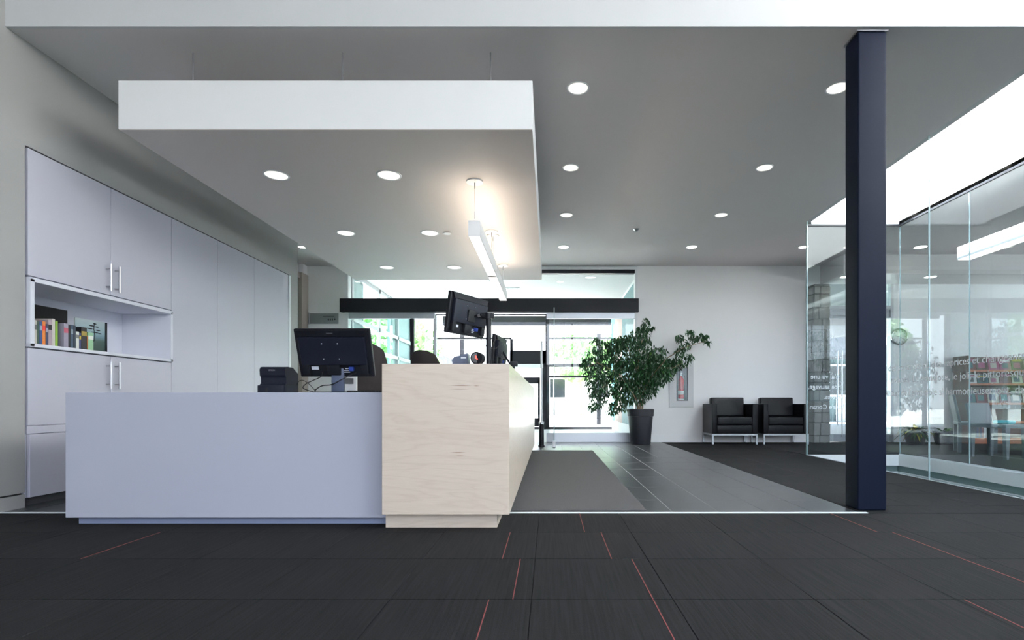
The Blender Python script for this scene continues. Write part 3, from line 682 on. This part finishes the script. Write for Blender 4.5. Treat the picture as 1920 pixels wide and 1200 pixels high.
# second monitor, edge on, and second pole
pm2 = thing('pole_monitor', 'edge-on black monitor behind the first pole', 'monitor', (-.34, 5.05, .913))
cM = P(935, 660, 4.9) - Vector((-.34, 5.05, .913)); dx = Vector((.05, .40, 0)).normalized(); ny = Vector((-dx.y, dx.x, 0))
M3 = Matrix(((dx.x, ny.x, 0, cM.x),(dx.y, ny.y, 0, cM.y),(0,0,1,cM.z),(0,0,0,1))) @ Matrix.Rotation(R(4), 4, 'X')
monitor(pm2, .45, .28, M3, False)
MB().cyl((-.005,0,0),(-.005,0,.17),.02,n=16).cyl((-.005,0,0),(-.005,0,.012),.05).obj('pole', 'black_plastic', pm2, True)
MB().box(-.04,.04,-.03,.03,.13,.175,bev=.006).obj('clamp', 'black_plastic', pm2, True)
MB().tube([M3 @ Vector((0,-.04,0)), Vector((-.03,0,.15))], .01, n=8).obj('arm', 'black_plastic', pm2, True)
# scanner
sc = thing('barcode_scanner', 'round black barcode scanner with glowing red window on the counter', 'scanner', (-.55, 4.05, .913))
c0 = Vector((.0, 0, .123))
MB().cyl((0.01,.01,.01),(0.01,.01,.09),.012,n=12).obj('stand', 'black_plastic', sc, True)
MB().cyl(c0+Vector((0,-.04,0)), c0+Vector((.02,.04,0)), .048, .042, n=28).obj('head', 'black_plastic', sc, True)
MB().lathe([(.045,0),(.042,.012),(.02,.02)], (0.01,.01,-.001)).obj('base', 'black_plastic', sc, True)
MB().cyl(c0+Vector((0,-.0415,0)), c0+Vector((0,-.040,0)), .036, n=24).obj('window', 'screen', sc)
MB().prism([(-.006,.018),(.004,.014),(.003,.004),(.012,-.006),(.010,-.016),(.001,-.008),(-.008,0)], 'y', -.043, -.0416).obj('laser_glow', 'laser_red', sc).location = c0
cr2 = thing('card_reader', 'blue-grey wedge-shaped device left of the red scanner', 'device', (-.655, 4.12, .913))
MB().prism([(-.06,0),(-.09,.11),(-.075,.135),(.03,.165),(.04,.06),(.05,0)], 'y', -.05, .06).obj('body', 'bluegrey_plastic', cr2)
B(-.02,.02,-.052,-.05,.125,.135).obj('logo', 'sticker_white', cr2)
rt = thing('paper_stack', 'small white paper pad on the counter beside the far monitor', 'paper', P(950,678,5.2)); rt.location.z = .913
B(-.03,.03,-.05,.05,0,.03).obj('sheets', 'label_white', rt); B(-.028,.028,-.051,-.05,.012,.016).obj('printed_line', 'rubber', rt)

# ---- office chairs
def office_chair(label, loc, rz, H=1.2, tilt=10):
    t = thing('office_chair', label, 'chair', loc, rz, group='office chairs behind the desk')
    # backrest : curved shell, local back faces -Y
    b = bmesh.new(); nu, nv = 14, 14; W, Hh = .23, .29; z0 = H-2*Hh
    gr = [[], []]
    for s_, off in ((0, 0), (1, .045)):
        for j in range(nv+1):
            row = []
            for i in range(nu+1):
                u = i/nu*2-1; v = j/nv*2-1
                # squircle mapping
                uu = u*math.sqrt(1-v*v*.42)*(1-.10*max(v,0)); vv = v*math.sqrt(1-u*u*.30)
                x = uu*W; z = z0+Hh+vv*Hh; y = off*(1-.6*max(abs(u),abs(v))**4) - .10*uu*uu*-1 + .03*vv*vv - (vv)*math.tan(R(tilt))*Hh
                row.append(b.verts.new((x, y, z)))
            gr[s_].append(row)
    for s_ in (0, 1):
        for j in range(nv):
            for i in range(nu): b.faces.new((gr[s_][j][i], gr[s_][j][i+1], gr[s_][j+1][i+1], gr[s_][j+1][i]))
    for i in range(nu):
        for j in (0, nv): b.faces.new((gr[0][j][i], gr[0][j][i+1], gr[1][j][i+1], gr[1][j][i]))
    for j in range(nv):
        for i in (0, nu): b.faces.new((gr[0][j][i], gr[0][j+1][i], gr[1][j+1][i], gr[1][j][i]))
    mb = MB(); mb.add(b); mb.obj('backrest', 'chair_fabric', t, True)
    MB().box(-.24,.24,.02,.50,H-.72,H-.64,bev=.03,seg=4).obj('seat', 'chair_fabric', t, True)
    MB().tube([(0,.02,z0+.12),(0,-.06,z0+.0),(0,.10,H-.70),(0,.2,H-.72)], .022, n=8).obj('back_support', 'black_plastic', t, True)
    for s_ in (-1, 1):
        MB().tube([(s_*.24,.28,H-.70),(s_*.30,.26,H-.62),(s_*.30,.24,H-.48)], .014, n=8).box(s_*.30-.03,s_*.30+.03,.10,.36,H-.48,H-.45,bev=.01).obj('armrest', 'black_plastic', t, True)
    MB().cyl((0,.25,.10),(0,.25,H-.70),.028).obj('gas_lift', 'black_plastic', t, True)
    for k in range(5):
        a = k*2*math.pi/5
        e_ = Vector((.26*math.cos(a), .25+.26*math.sin(a), .075))
        lg = MB().tube([(0,.25,.12), e_], [.03,.016], n=8).obj('leg', 'black_plastic', t, True)
        MB().cyl(e_+Vector((-.012,0,-.045)), e_+Vector((.012,0,-.045)), .028, n=14).cyl(e_+Vector((0,0,-.04)), e_, .008, n=8).obj('caster', 'rubber', lg, True)
    return t
office_chair('dark brown office chair behind the maple counter, only its back showing', (-1.40, 5.85, 0), R(-28), H=1.275, tilt=13)
office_chair('dark office chair half hidden behind the desk monitor', (-1.47, 4.28, 0), R(38), H=1.18, tilt=6)

# ================================================================ RIGHT SIDE OF THE LOBBY
def armchair():
    t = thing('armchair', 'x', 'armchair', (0,0,0))
    W, D = .755, .56
    MB().box(0,.085,0,D,.185,.68,bev=.014,seg=3).obj('arm', 'leather', t, True)
    MB().box(W-.085,W,0,D,.185,.68,bev=.014,seg=3).obj('arm', 'leather', t, True)
    MB().box(.087,W-.087,.01,D-.02,.185,.325,bev=.010,seg=3).obj('base_panel', 'leather', t, True)
    MB().box(.089,W-.089,.0,D-.14,.328,.462,bev=.022,seg=4).obj('seat_cushion', 'leather', t, True)
    MB().box(.087,W-.087,D-.13,D,.185,.66,bev=.01,seg=3).obj('back_panel', 'leather', t, True)
    Mx = Matrix.Translation((0,D-.16,.46)) @ Matrix.Rotation(R(-7),4,'X')
    MB().box(.092,W-.092,-.06,.05,.0,.325,bev=.022,seg=4,M=Mx).obj('back_cushion', 'leather', t, True)
    MB().box(.0,W,.0,.028,.155,.183).box(.0,W,D-.028,D,.155,.183).box(0,.028,.028,D-.028,.155,.183).box(W-.028,W,.028,D-.028,.155,.183).obj('frame', 'steel_dull', t)
    for x in (0, W-.028):
        for y in (0, D-.028):
            lg = B(x,x+.028,y,y+.028,.008,.155).obj('leg', 'steel_dull', t)
            MB().cyl((x+.014,y+.014,0),(x+.014,y+.014,.009),.014,n=12).obj('glide', 'rubber', lg)
    return t
a1 = armchair(); a1.location = (2.70, 8.84, 0); a1['label'] = 'black leather armchair on steel legs, left of the pair by the back wall'; a1['group'] = 'black leather armchairs'
a2 = copy_tree(a1); a2.location = (3.55, 8.84, 0); a2['label'] = 'black leather armchair, right of the pair, partly behind the glass'
# extinguisher cabinet
ec = thing('extinguisher_cabinet', 'white recessed fire extinguisher cabinet with narrow window on the back wall', 'cabinet', (2.337, YB, 1.026))
fr = MB()
x0, x1, z0, z1 = -.213, .213, -.402, .402; wx0, wx1, wz0, wz1 = -.085, .115, -.293, .298
fr.box(x0, wx0, -.016, -.001, z0, z1).box(wx1, x1, -.016, -.001, z0, z1).box(wx0, wx1, -.016, -.001, z0, wz0).box(wx0, wx1, -.016, -.001, wz1, z1)
fr.box(x0-.006, x1+.006, -.006, -.0005, z0-.006, z0).box(x0-.006, x0, -.006, -.0005, z0, z1+.006)
fr.obj('door', 'fascia_paint', ec)
MB().box(-.125, -.12, .0, .15, -.34, .34).box(.145, .15, .0, .15, -.34, .34).box(-.125,.15,.145,.15,-.34,.34).box(-.12,.145,0,.145,-.345,-.34).obj('box', 'box_grey', ec)
MB().box(wx0,wx0+.01,-.02,-.002,wz0,wz1).box(wx1-.01,wx1,-.02,-.002,wz0,wz1).box(wx0,wx1,-.02,-.002,wz0,wz0+.01).box(wx0,wx1,-.02,-.002,wz1-.01,wz1).obj('window_trim', 'box_grey', ec)
B(wx0+.01, wx1-.01, -.010, -.006, wz0+.01, wz1-.01).obj('pane', 'glass_clear', ec)
MB().cyl((-.13,-.022,.03),(-.13,-.016,.03),.008,n=10).obj('latch', 'steel', ec)
fx = thing('fire_extinguisher', 'red fire extinguisher with white label inside the wall cabinet', 'fire extinguisher', (2.35, YB+.07, .686))
MB().lathe([(.05,.0),(.052,.02),(.052,.40),(.045,.44),(.02,.47),(.018,.49)], (0,0,0)).obj('cylinder', 'red_paint', fx, True)
MB().lathe([(.0525,.06),(.0525,.085)], (0,0,0), cap=False).lathe([(.0525,.155),(.0525,.225)], (0,0,0), cap=False).obj('label_band', 'label_white', fx, True)
MB().cyl((0,0,.49),(0,0,.53),.018).box(-.012,.012,-.05,.03,.53,.545).box(-.012,.012,-.05,.03,.555,.568).obj('valve', 'steel', fx, True)
MB().tube([(.02,0,.51),(.06,-.01,.49),(.062,-.02,.40),(.058,-.03,.2)], .008, n=8).obj('hose', 'rubber', fx, True)
# alcove sign
sg = thing('wall_sign', 'grey metal washroom sign with small pictograms left of the entrance', 'sign', (-3.99, YB-.004, 2.19))
sg.location = (-3.99, YB, 2.19)
B(-.255,.255,-.012,-.001,-.093,.093).obj('plate', 'steel_dull', sg)
B(-.266,-.255,-.03,-.001,-.10,.10).obj('edge', 'steel', sg)
pg_ = MB()
for i, x in enumerate((.08, .115, .15, .195)):
    pg_.cyl((x,-.0135,.002),(x,-.012,.002),.006,n=8)
    pg_.prism([(x-.010,-.035),(x-.008,-.008),(x+.008,-.008),(x+.010,-.035)] if i != 3 else [(x-.012,-.02),(x,-.032),(x+.012,-.02),(x,-.006)], 'y', -.0135, -.012)
pg_.obj('pictograms', 'lettering_dark', sg)
ln = MB()
for i in range(22): ln.box(-.02+.0095*i, -.0135+.0095*i, -.0132, -.012, .033, .041 if i % 3 else .044)
ln.obj('small_lettering', 'lettering_dark', sg)
# ---- ficus
FY = 8.98
fc = thing('potted_fig_tree', 'tall weeping fig in a tapered black pot by the entrance', 'potted plant', (1.535, FY, 0))
MB().lathe([(.155,0),(.168,.02),(.205,.47),(.218,.475),(.226,.59),(.214,.592),(.205,.56),(.2,.545)], (0,0,0), n=40, cap=False).obj('pot', 'pot', fc, True)
MB().lathe([(.2,.54),(.12,.55),(.01,.555)], (0,0,0), n=24).obj('soil', 'soil', fc, True)
o0 = Vector((1.535, FY, 0))
def fp(x, y, dy=0): return P(x, y, FY+dy)-o0
def branch(pts, r0, r1):
    pts = [Vector(p) for p in pts]; n = len(pts)
    MB().tube(pts, [r0+(r1-r0)*i/(n-1) for i in range(n)], n=7).obj('branch', 'bark', fc, True)
limbs = [
 ([(0,0,.54), fp(1200,740), fp(1196,700,-.05), fp(1198,660,-.05), fp(1208,625), fp(1211,603)], .017, .003),
 ([(-.03,.02,.54), fp(1190,735,.05), fp(1170,690,.1), fp(1140,655,.1), fp(1112,640,.1)], .015, .003),
 ([(.03,0,.54), fp(1206,735,-.05), fp(1222,705,-.1), fp(1250,672,-.15), fp(1285,650,-.2), fp(1325,640,-.2)], .015, .003),
 ([(0,-.03,.54), fp(1188,740,-.15), fp(1160,700,-.3), fp(1120,680,-.4), fp(1098,690,-.4)], .012, .003),
 ([fp(1190,735,.05), fp(1160,720,.1), fp(1130,725,.05), fp(1112,745,0)], .008, .003),
 ([fp(1196,700,-.05), fp(1180,660,-.2), fp(1170,640,-.2)], .008, .003),
 ([fp(1222,705,-.1), fp(1235,690,-.3), fp(1262,690,-.35), fp(1280,680,-.35)], .007, .002),
]
for l in limbs: branch(*l)
cl = [(1211,606,6,8,30),(1222,617,9,4,18),(1206,622,12,12,90),(1196,634,22,14,150),(1170,642,18,12,110),(1152,648,18,14,110),(1120,640,14,5,35),(1135,655,22,16,170),
 (1118,668,18,16,120),(1098,684,9,14,45),(1112,690,20,20,140),(1118,712,20,20,150),(1108,730,11,16,60),(1122,748,17,18,150),(1112,765,7,8,30),(1146,768,10,12,60),(1165,760,12,16,80),
 (1150,720,28,26,330),(1145,690,26,26,300),(1172,668,28,26,300),(1178,700,30,30,420),(1175,735,26,26,330),(1205,660,24,26,260),(1208,690,28,26,330),(1205,722,26,24,290),
 (1232,662,14,9,70),(1244,658,7,8,25),(1234,685,22,20,220),(1232,708,22,18,200),(1220,730,14,14,80),(1200,748,14,12,70),(1254,690,16,16,140),(1250,706,10,10,50),(1268,684,12,12,80),
 (1276,664,12,12,60),(1275,636,9,7,32),(1284,650,12,8,50),(1292,625,9,5,22),(1300,636,9,7,36),(1318,633,11,7,50),(1327,642,6,6,18),(1292,672,7,9,32),(1283,684,8,6,28),(1160,640,8,5,30)]
lb = MB(); lb.keep = 1; ly = MB(); ly.keep = 1
rnd = random.Random(3)
def leaf(bm, p, L, a, droop):
    d = Vector((math.cos(a)*math.cos(droop), math.sin(a)*math.cos(droop), -math.sin(droop)))
    s_ = d.cross(Vector((0,0,1))).normalized(); s_ = (Matrix.Rotation(rnd.uniform(-1.2,1.2), 3, d) @ s_)
    nrm = s_.cross(d).normalized(); w_ = L*.20
    q = [p, p+d*L*.42+s_*w_+nrm*L*.05, p+d*L-nrm*L*.10, p+d*L*.42-s_*w_+nrm*L*.05]
    m_ = p+d*L*.45-nrm*L*.02
    v = [bm.verts.new(k) for k in (*q, m_)]
    bm.faces.new((v[0], v[1], v[4])); bm.faces.new((v[1], v[2], v[4])); bm.faces.new((v[2], v[3], v[4])); bm.faces.new((v[3], v[0], v[4]))
for x, y, rx, ry, n_ in cl:
    for i in range(n_):
        a = rnd.uniform(0, 2*math.pi); q_ = math.sqrt(rnd.random())
        dp = rnd.gauss(0, .17)*min(1, rx/16); dp = max(-.42, min(.32, dp))
        p = fp(x+rx*q_*math.cos(a), y+ry*q_*math.sin(a)-3, dp)
        leaf((ly if rnd.random() < .015 else lb).bm, p, rnd.uniform(.062, .10), rnd.uniform(0, 2*math.pi), rnd.uniform(.5, 1.35))
lo = lb.obj('foliage', 'leaf', fc, False); lo['kind'] = 'stuff'
lo = ly.obj('young_foliage', 'leaf_young', fc, False); lo['kind'] = 'stuff'

# ================================================================ LIBRARY BEHIND THE GLASS
# stone pier of separate blocks, built in place of a reflected stone wall
pier = thing('reflection_pier', 'rough grey stone pier built for a reflected wall left of the column', 'stone pier', (0,0,0))
B(4.58, 4.84, 9.22, 9.44, 0, 2.75).obj('core', 'stone_joint', pier)
z = .01; k = 0
while z < 2.72:
    h = rnd.uniform(.12, .24); h = min(h, 2.75-z)
    xsplit = 4.57+rnd.uniform(.08, .18)
    for a, b in ((4.57, xsplit-.006), (xsplit+.006, 4.847)):
        f_ = rnd.uniform(0, .02)
        B(a, b, 9.19+f_, 9.24, z, z+h-.012, bev=.008, seg=1).obj('stone', 'stone', pier)
    B(4.562+rnd.uniform(0,.01), 4.60, 9.24, 9.43, z, z+h-.012, bev=.006, seg=1).obj('stone', 'stone', pier)
    z += h
# glass double door in the back wall
gd2 = struct(MB().box(4.85,4.90,YB,YB+.1,0,CZ).box(6.05,6.10,YB,YB+.1,0,CZ).box(4.9,6.05,YB,YB+.1,2.36,2.42).box(4.9,6.05,YB,YB+.1,3.06,CZ).obj('door_3', 'steel_dull'))
B(4.9,6.05,YB+.04,YB+.05,2.42,3.06).obj('transom_pane', 'glass_green', gd2)
for a, b, hx in ((4.905,5.035+.0,5.0),(5.045,6.045,5.10)):
    lf = B(a,b,YB+.04,YB+.052,.14,2.20).obj('leaf_pane', 'glass_clear', gd2)
    B(a,b,YB+.03,YB+.06,.01,.14).obj('bottom_rail', 'alu', lf); B(a,b,YB+.03,YB+.06,2.20,2.355).obj('top_rail', 'steel_dull', lf)
for hx in (5.09, 5.17): MB().cyl((hx,YB-.03,.30 if hx < 5.1 else .1),(hx,YB-.03,1.62),.012,n=10).cyl((hx,YB-.03,.5),(hx,YB+.04,.5),.008,n=8).cyl((hx,YB-.03,1.5),(hx,YB+.04,1.5),.008,n=8).obj('pull_handle', 'steel', gd2, True)
B(4.95,5.5,YB-.05,YB,2.24,2.31,bev=.006).obj('closer', 'steel_dull', gd2)
# clock
ck = thing('wall_clock', 'round chrome-rimmed wall clock behind the glass beside the column', 'clock', (6.19, YB, 1.87))
Mx = Matrix.Rotation(R(90), 4, 'X')
for nm, m_, mb in (('rim','steel',MB().lathe([(.125,.0),(.145,.0),(.148,.03),(.135,.04),(.125,.034)],(0,0,0),n=36,cap=False)),('face','clock_face',MB().lathe([(.128,.004),(.128,.012)],(0,0,0),n=36))):
    o = mb.obj(nm, m_, ck, True); o.matrix_local = Mx
mk = MB()
for k in range(12):
    a = k*math.pi/6; mk.box(-.004,.004,.098,.116,.0125,.0135, M=Matrix.Rotation(a,4,'Z'))
o = mk.obj('hour_marks', 'lettering_dark', ck); o.matrix_local = Mx
o = MB().box(-.003,.003,-.02,.075,.015,.017,M=Matrix.Rotation(R(80),4,'Z')).obj('hour_hand','lettering_dark',ck); o.matrix_local = Mx
o = MB().box(-.002,.002,-.02,.105,.018,.020,M=Matrix.Rotation(R(-120),4,'Z')).obj('minute_hand','lettering_dark',ck); o.matrix_local = Mx
# bookcase
bx0, bx1, by0, by1 = 7.10, 9.70, 9.05, 9.38
bc = thing('bookcase', 'reddish wooden bookcase with magazines and books behind the glass', 'bookcase', (bx0, by0, 0))
B(0,.035,0,.33,0,1.50).obj('side_panel','shelf_side',bc); B(bx1-bx0-.035,bx1-bx0,0,.33,0,1.50).obj('side_panel','shelf_side',bc)
B(.035,bx1-bx0-.035,.31,.33,0,1.50).obj('back_panel','shelf_side',bc)
shz = [.10,.385,.70,1.03,1.26]
for z in shz: B(.036,bx1-bx0-.036,.0,.309,z-.035,z).obj('shelf','shelf_wood',bc)
B(.036,bx1-bx0-.036,.03,.05,0,.062).obj('plinth','shelf_wood',bc)
B(1.32,1.345,.001,.305,.1005,.66).obj('divider','shelf_wood',bc)
pal = [('maroon',(.12,.02,.025)),('navy',(.015,.025,.08)),('cream',(.38,.36,.30)),('yellow',(.35,.24,.03)),('black',(.01,.01,.01)),('white',(.5,.5,.5)),('teal',(.02,.09,.10)),('pink',(.28,.06,.13)),('brown',(.07,.04,.025)),('charcoal',(.03,.03,.035))]
ORD = ['first','second','third','fourth','fifth','sixth','seventh','eighth','ninth','tenth','eleventh','twelfth','thirteenth','fourteenth','fifteenth','sixteenth','seventeenth','eighteenth','nineteenth','twentieth']
posn = ['far left','left','left of middle','middle','right of middle','right']
def shelf_items(z, x0, x1, kind, h0, h1, row):
    x = x0; k = 0; items = []
    while x < x1:
        nm, c_ = pal[rnd.randrange(len(pal))]
        c_ = tuple(q for q in c_); mn = 'print_'+nm; col_mat(mn, c_, .4); col_mat('pages', (.70,.67,.58), .8)
        if kind == 'mag':
            w_ = rnd.uniform(.17,.20); h = rnd.uniform(h0,h1)
            if x+w_ > x1: break
            t = thing('magazine', f'{nm} magazine facing out on the {row} shelf of the bookcase, {ORD[k]} from the left', 'magazine', (x+w_/2, by0+.10, z+.0005), group=f'magazines on the {row} shelf')
            Mx = Matrix.Rotation(R(-10),4,'X')
            o = B(-w_/2,w_/2,0,.004,0,h).obj('cover', mn, t); o.matrix_local = Mx
            n2, c2 = pal[rnd.randrange(len(pal))]; col_mat('print_'+n2, c2, .4)
            o = B(-w_/2+.015,w_/2-.015,-.001,.0,h*.72,h*.9).obj('masthead', 'print_'+n2, t); o.matrix_local = Mx
            n2, c2 = pal[rnd.randrange(len(pal))]; col_mat('print_'+n2, c2, .4)
            o = B(-w_/2+.03,w_/2-.05,-.001,.0,h*.15,h*.6).obj('cover_picture', 'print_'+n2, t); o.matrix_local = Mx
            x += w_+.012
        else:
            w_ = rnd.uniform(.022,.05); h = rnd.uniform(h0,h1)
            if x+w_ > x1: break
            t = thing('book', f'{nm} book standing on the {row} shelf of the bookcase, {ORD[k]} from the left', 'book', (x+w_/2, by0+.03, z+.0005), group=f'books on the {row} shelf')
            MB().box(-w_/2,-w_/2+.002,0,.17,0,h).box(w_/2-.002,w_/2,0,.17,0,h).box(-w_/2+.002,w_/2-.002,0,.002,0,h).obj('cover', mn, t)
            B(-w_/2+.002,w_/2-.002,.002,.166,.003,h-.004).obj('pages','pages',t)
            x += w_+.0015+(.0 if rnd.random() < .85 else .05)
        k += 1
shelf_items(1.26, bx0+.05, bx1-.9, 'mag', .19, .23, 'top')
shelf_items(1.03, bx0+.05, bx1-.9, 'mag', .15, .18, 'second')
shelf_items(.70, bx0+.05, bx1-.9, 'mag', .21, .25, 'third')
shelf_items(.385, bx0+.05, bx0+.45, 'book', .17, .22, 'fourth')
shelf_items(.385, bx0+1.36, bx0+1.7, 'book', .17, .22, 'fourth right')
shelf_items(.10, bx0+.05, bx0+.40, 'book', .15, .21, 'bottom')
shelf_items(.10, bx0+1.36, bx0+1.7, 'book', .15, .21, 'bottom right')
# grey plastic chairs
def pchair(label, loc, rz, back=.80, leftback=False):
    t = thing('plastic_chair', label, 'chair', loc, rz, group='grey plastic chairs in the library')
    MB().box(-.23,.23,-.22,.22,.385,.43,bev=.012,seg=3).obj('seat','grey_plastic',t,True)
    Mx = Matrix.Translation((0,.20,.43)) @ Matrix.Rotation(R(-10),4,'X')
    MB().box(-.22,.22,-.02,.015,-.02,back-.43,bev=.012,seg=3,M=Mx).obj('backrest','grey_plastic',t,True)
    for sx in (-1,1):
        for sy in (-1,1):
            MB().prism([(-.045,.39),(.045,.39),(.022,0),(-.022,0)],'y',-.02,.02,M=Matrix.Translation((sx*.185,sy*.195,0)) @ Matrix.Shear('XY',4,(0,0))).obj('leg','grey_plastic',t)
    return t
pchair('grey plastic chair behind the glass with a teal cushion on its seat', (5.72, 6.80, 0), R(20), .70)
pchair('grey plastic chair behind the glass, high back at its left', (6.02, 7.55, 0), R(60), .82)
cu = thing('seat_cushion', 'flat teal cushion lying on the grey plastic chair', 'cushion', (5.80, 6.80, .4305), R(20))
B(-.08,.08,-.09,.09,0,.045,bev=.02,seg=4).obj('pad','teal_fabric',cu,True)
# bromeliad
def leafy(label, loc, n_, L, seed, mats):
    rr_ = random.Random(seed)
    t = thing('leafy_plant', label, 'potted plant', loc)
    MB().lathe([(.11,0),(.13,.02),(.16,.20),(.165,.22),(.15,.222),(.145,.19)], (0,0,0), n=24, cap=False).lathe([(.145,.185),(.01,.19)],(0,0,0),n=16).obj('pot','pot',t,True)
    for mi, m_ in enumerate(mats):
        mb = MB(); mb.keep = 1
        for i in range(n_):
            a = rr_.uniform(0,2*math.pi); l = L*rr_.uniform(.6,1); up = rr_.uniform(.3,1.2)
            prev = None
            for k in range(6):
                u = k/5; rad = .03+l*u*math.cos(up*(1-u*.8)); z = .2+l*math.sin(up)*u - l*.9*u*u*.9*(1.2-up*.5)
                z = max(z, .02); wd_ = .022*math.sin(math.pi*min(1,(u*.85+.15)))+.001
                c_ = Vector((rad*math.cos(a), rad*math.sin(a), z)); s_ = Vector((-math.sin(a), math.cos(a), 0))*wd_
                v = (mb.bm.verts.new(c_-s_), mb.bm.verts.new(c_+s_))
                if prev: mb.bm.faces.new((prev[0], prev[1], v[1], v[0]))
                prev = v
        o = mb.obj('leaves', m_, t, True); o['kind'] = 'stuff'
    return t
mat('leaf_yellow', (.42,.36,.05), .5, noise=.2)
leafy('low spiky green and yellow plant in a pot behind the glass', (6.12, 8.92, 0), 30, .34, 5, ['leaf','leaf','leaf_yellow'])
leafy('smaller dark leafy potted plant beside the spiky one', (6.66, 9.0, 0), 20, .22, 8, ['leaf','leaf_young'])
# linear light in the library
lt = thing('linear_pendant', 'long white linear lamp hanging in the library behind the glass', 'pendant lamp', (5.02, 3.2, 2.44))
MB().box(-.05,.0,0,3.3,0,.15).box(.05,.10,0,3.3,0,.15).box(.0,.05,0,3.3,.02,.15).obj('housing','canopy_white',lt)
B(-.045,.095,0.01,3.29,-.004,.0).obj('diffuser','tube_down',lt)
for y in (.1,3.2): MB().cyl((.025,y,.15),(.025,y,.61),.003,n=6).obj('wire','steel',lt)
lt2 = thing('linear_pendant', 'second linear lamp deeper in the library', 'pendant lamp', (7.6, 3.0, 2.44))
B(-.05,.05,0,5.0,0,.12).obj('housing','canopy_white',lt2); B(-.045,.045,.01,4.99,-.004,0).obj('diffuser','tube_down',lt2)
for y in (.1,4.9): MB().cyl((0,y,.12),(0,y,.61),.003,n=6).obj('wire','steel',lt2)

# ================================================================ OUTSIDE
struct(MB().box(-60, 60, 14.2, 60, -.12, -.06).box(-60,-5.2,-5.2,14.2,-.12,-.06).box(1.9,60,YB+.2,14.2,-.12,-.06).box(12.2,60,-5.2,YB+.2,-.12,-.06).obj('ground', 'asphalt'))
struct(B(-60,60,-60,-5.2,-.12,-.06).obj('lawn', 'lawn'))
cp = thing('entrance_canopy', 'boarded white canopy roof outside the glass entrance', 'canopy', (0,0,0))
B(-3.2, 1.85, 16.0, 16.12, 3.02, 3.30).obj('front_beam', 'dark_frame', cp)
B(-3.2, 1.95, 16.0, 18.6, 3.12, 3.30).obj('roof', 'roof_dark', cp)
for i in range(17): B(-3.2+.3*i, -2.91+.3*i, 16.13, 18.55, 3.07, 3.10).obj('board', 'soffit_boards', cp)
for x in (-3.0, 1.7): B(x-.07, x+.07, 18.3, 18.44, -.06, 3.07).obj('post', 'dark_frame', cp)
def house(label, x, y, W, D, H, m='house_wall', roof='roof_dark', wins=3):
    t = thing('house', label, 'building', (x, y, -.06))
    B(0,W,0,D,0,H).obj('wall', m, t)
    MB().prism([(-.3,H),(W+.3,H),(W/2,H+min(W*.22,1.8))],'y',-.3,D+.3).obj('roof', roof, t)
    for i in range(wins):
        a = W*(i+.5)/wins
        f_ = B(a-.55,a+.55,-.06,0,1.0,2.3).obj('window','alu_white',t); B(a-.47,a+.47,-.07,-.06,1.08,2.22).obj('pane','screen',f_)
    f_ = B(W*.46,W*.46+.9,-.05,0,0,2.1).obj('door','steel_dull',t)
    return t
house('pale house with gabled roof across the street, left', -13, 30, 8, 7, 2.9)
house('pale house with gabled roof across the street, centre', -3.5, 33, 8, 7, 2.6, roof='concrete')
rp = tag(MB().box(3.0, 16.0, YB+.25, 20, 3.15, 3.4).obj('added_shade_roof', 'roof_dark'), 'dark flat roof added to shade the ground outside the library doors', 'roof')  # slab added to keep sun off the ground beyond the doors
house('teal grey building with small square windows, built for a reflected one', 9.0, 21.5, 5.5, 6, 2.5, 'house_dusk', wins=3)  # reflected building, placed as a solid one outside the doors
house('low grey building across the lawn, mirrored in the library glass', 14, -34, 22, 8, 3.0, 'house_dusk', wins=7)
house('long low dark building beyond the lawn, mirrored beside the column', -12, -36, 20, 8, 2.6, 'house_dusk', wins=6)
def tree(label, x, y, r, h, seed):
    t = thing('tree', label, 'tree', (x, y, -.06), group='trees across the street')
    rr_ = random.Random(seed)
    MB().tube([(0,0,0),(0.05,0,h*.5),(0,0,h-r)], [.15,.11,.06], n=8).obj('trunk','bark',t,True)
    mb = MB(); mb.keep = 1
    for i in range(1600):
        v = Vector((rr_.gauss(0,1),rr_.gauss(0,1),rr_.gauss(0,1))).normalized()*r*(rr_.random()**.35)
        v.z *= .8; c_ = v+Vector((0,0,h-r*.7)); a = Vector((rr_.gauss(0,1),rr_.gauss(0,1),rr_.gauss(0,1))).normalized(); b = a.orthogonal().normalized()
        s_ = r*.10
        mb.quad(c_-a*s_, c_+b*s_*.6, c_+a*s_, c_-b*s_*.6)
    o = mb.obj('crown','tree_leaf',t); o['kind'] = 'stuff'
for i, (x, y, r, h, lb_) in enumerate(((1.5,27,1.6,4.2,'round green tree seen between the entrance mullions'),(4.5,29,2.0,4.6,'bushy green tree right of the entrance canopy'),(-8.8,17.5,1.9,3.8,'dense green tree nearest the left vestibule glass'),(-13.5,19.5,2.4,5.0,'tall green tree farther left outside the vestibule'),(-9.6,12.6,1.7,3.3,'low green tree beside the left vestibule wall'),(-7,24,2.2,4.6,'green tree in front of the left house'))):
    tree(lb_, x, y, r, h, i)
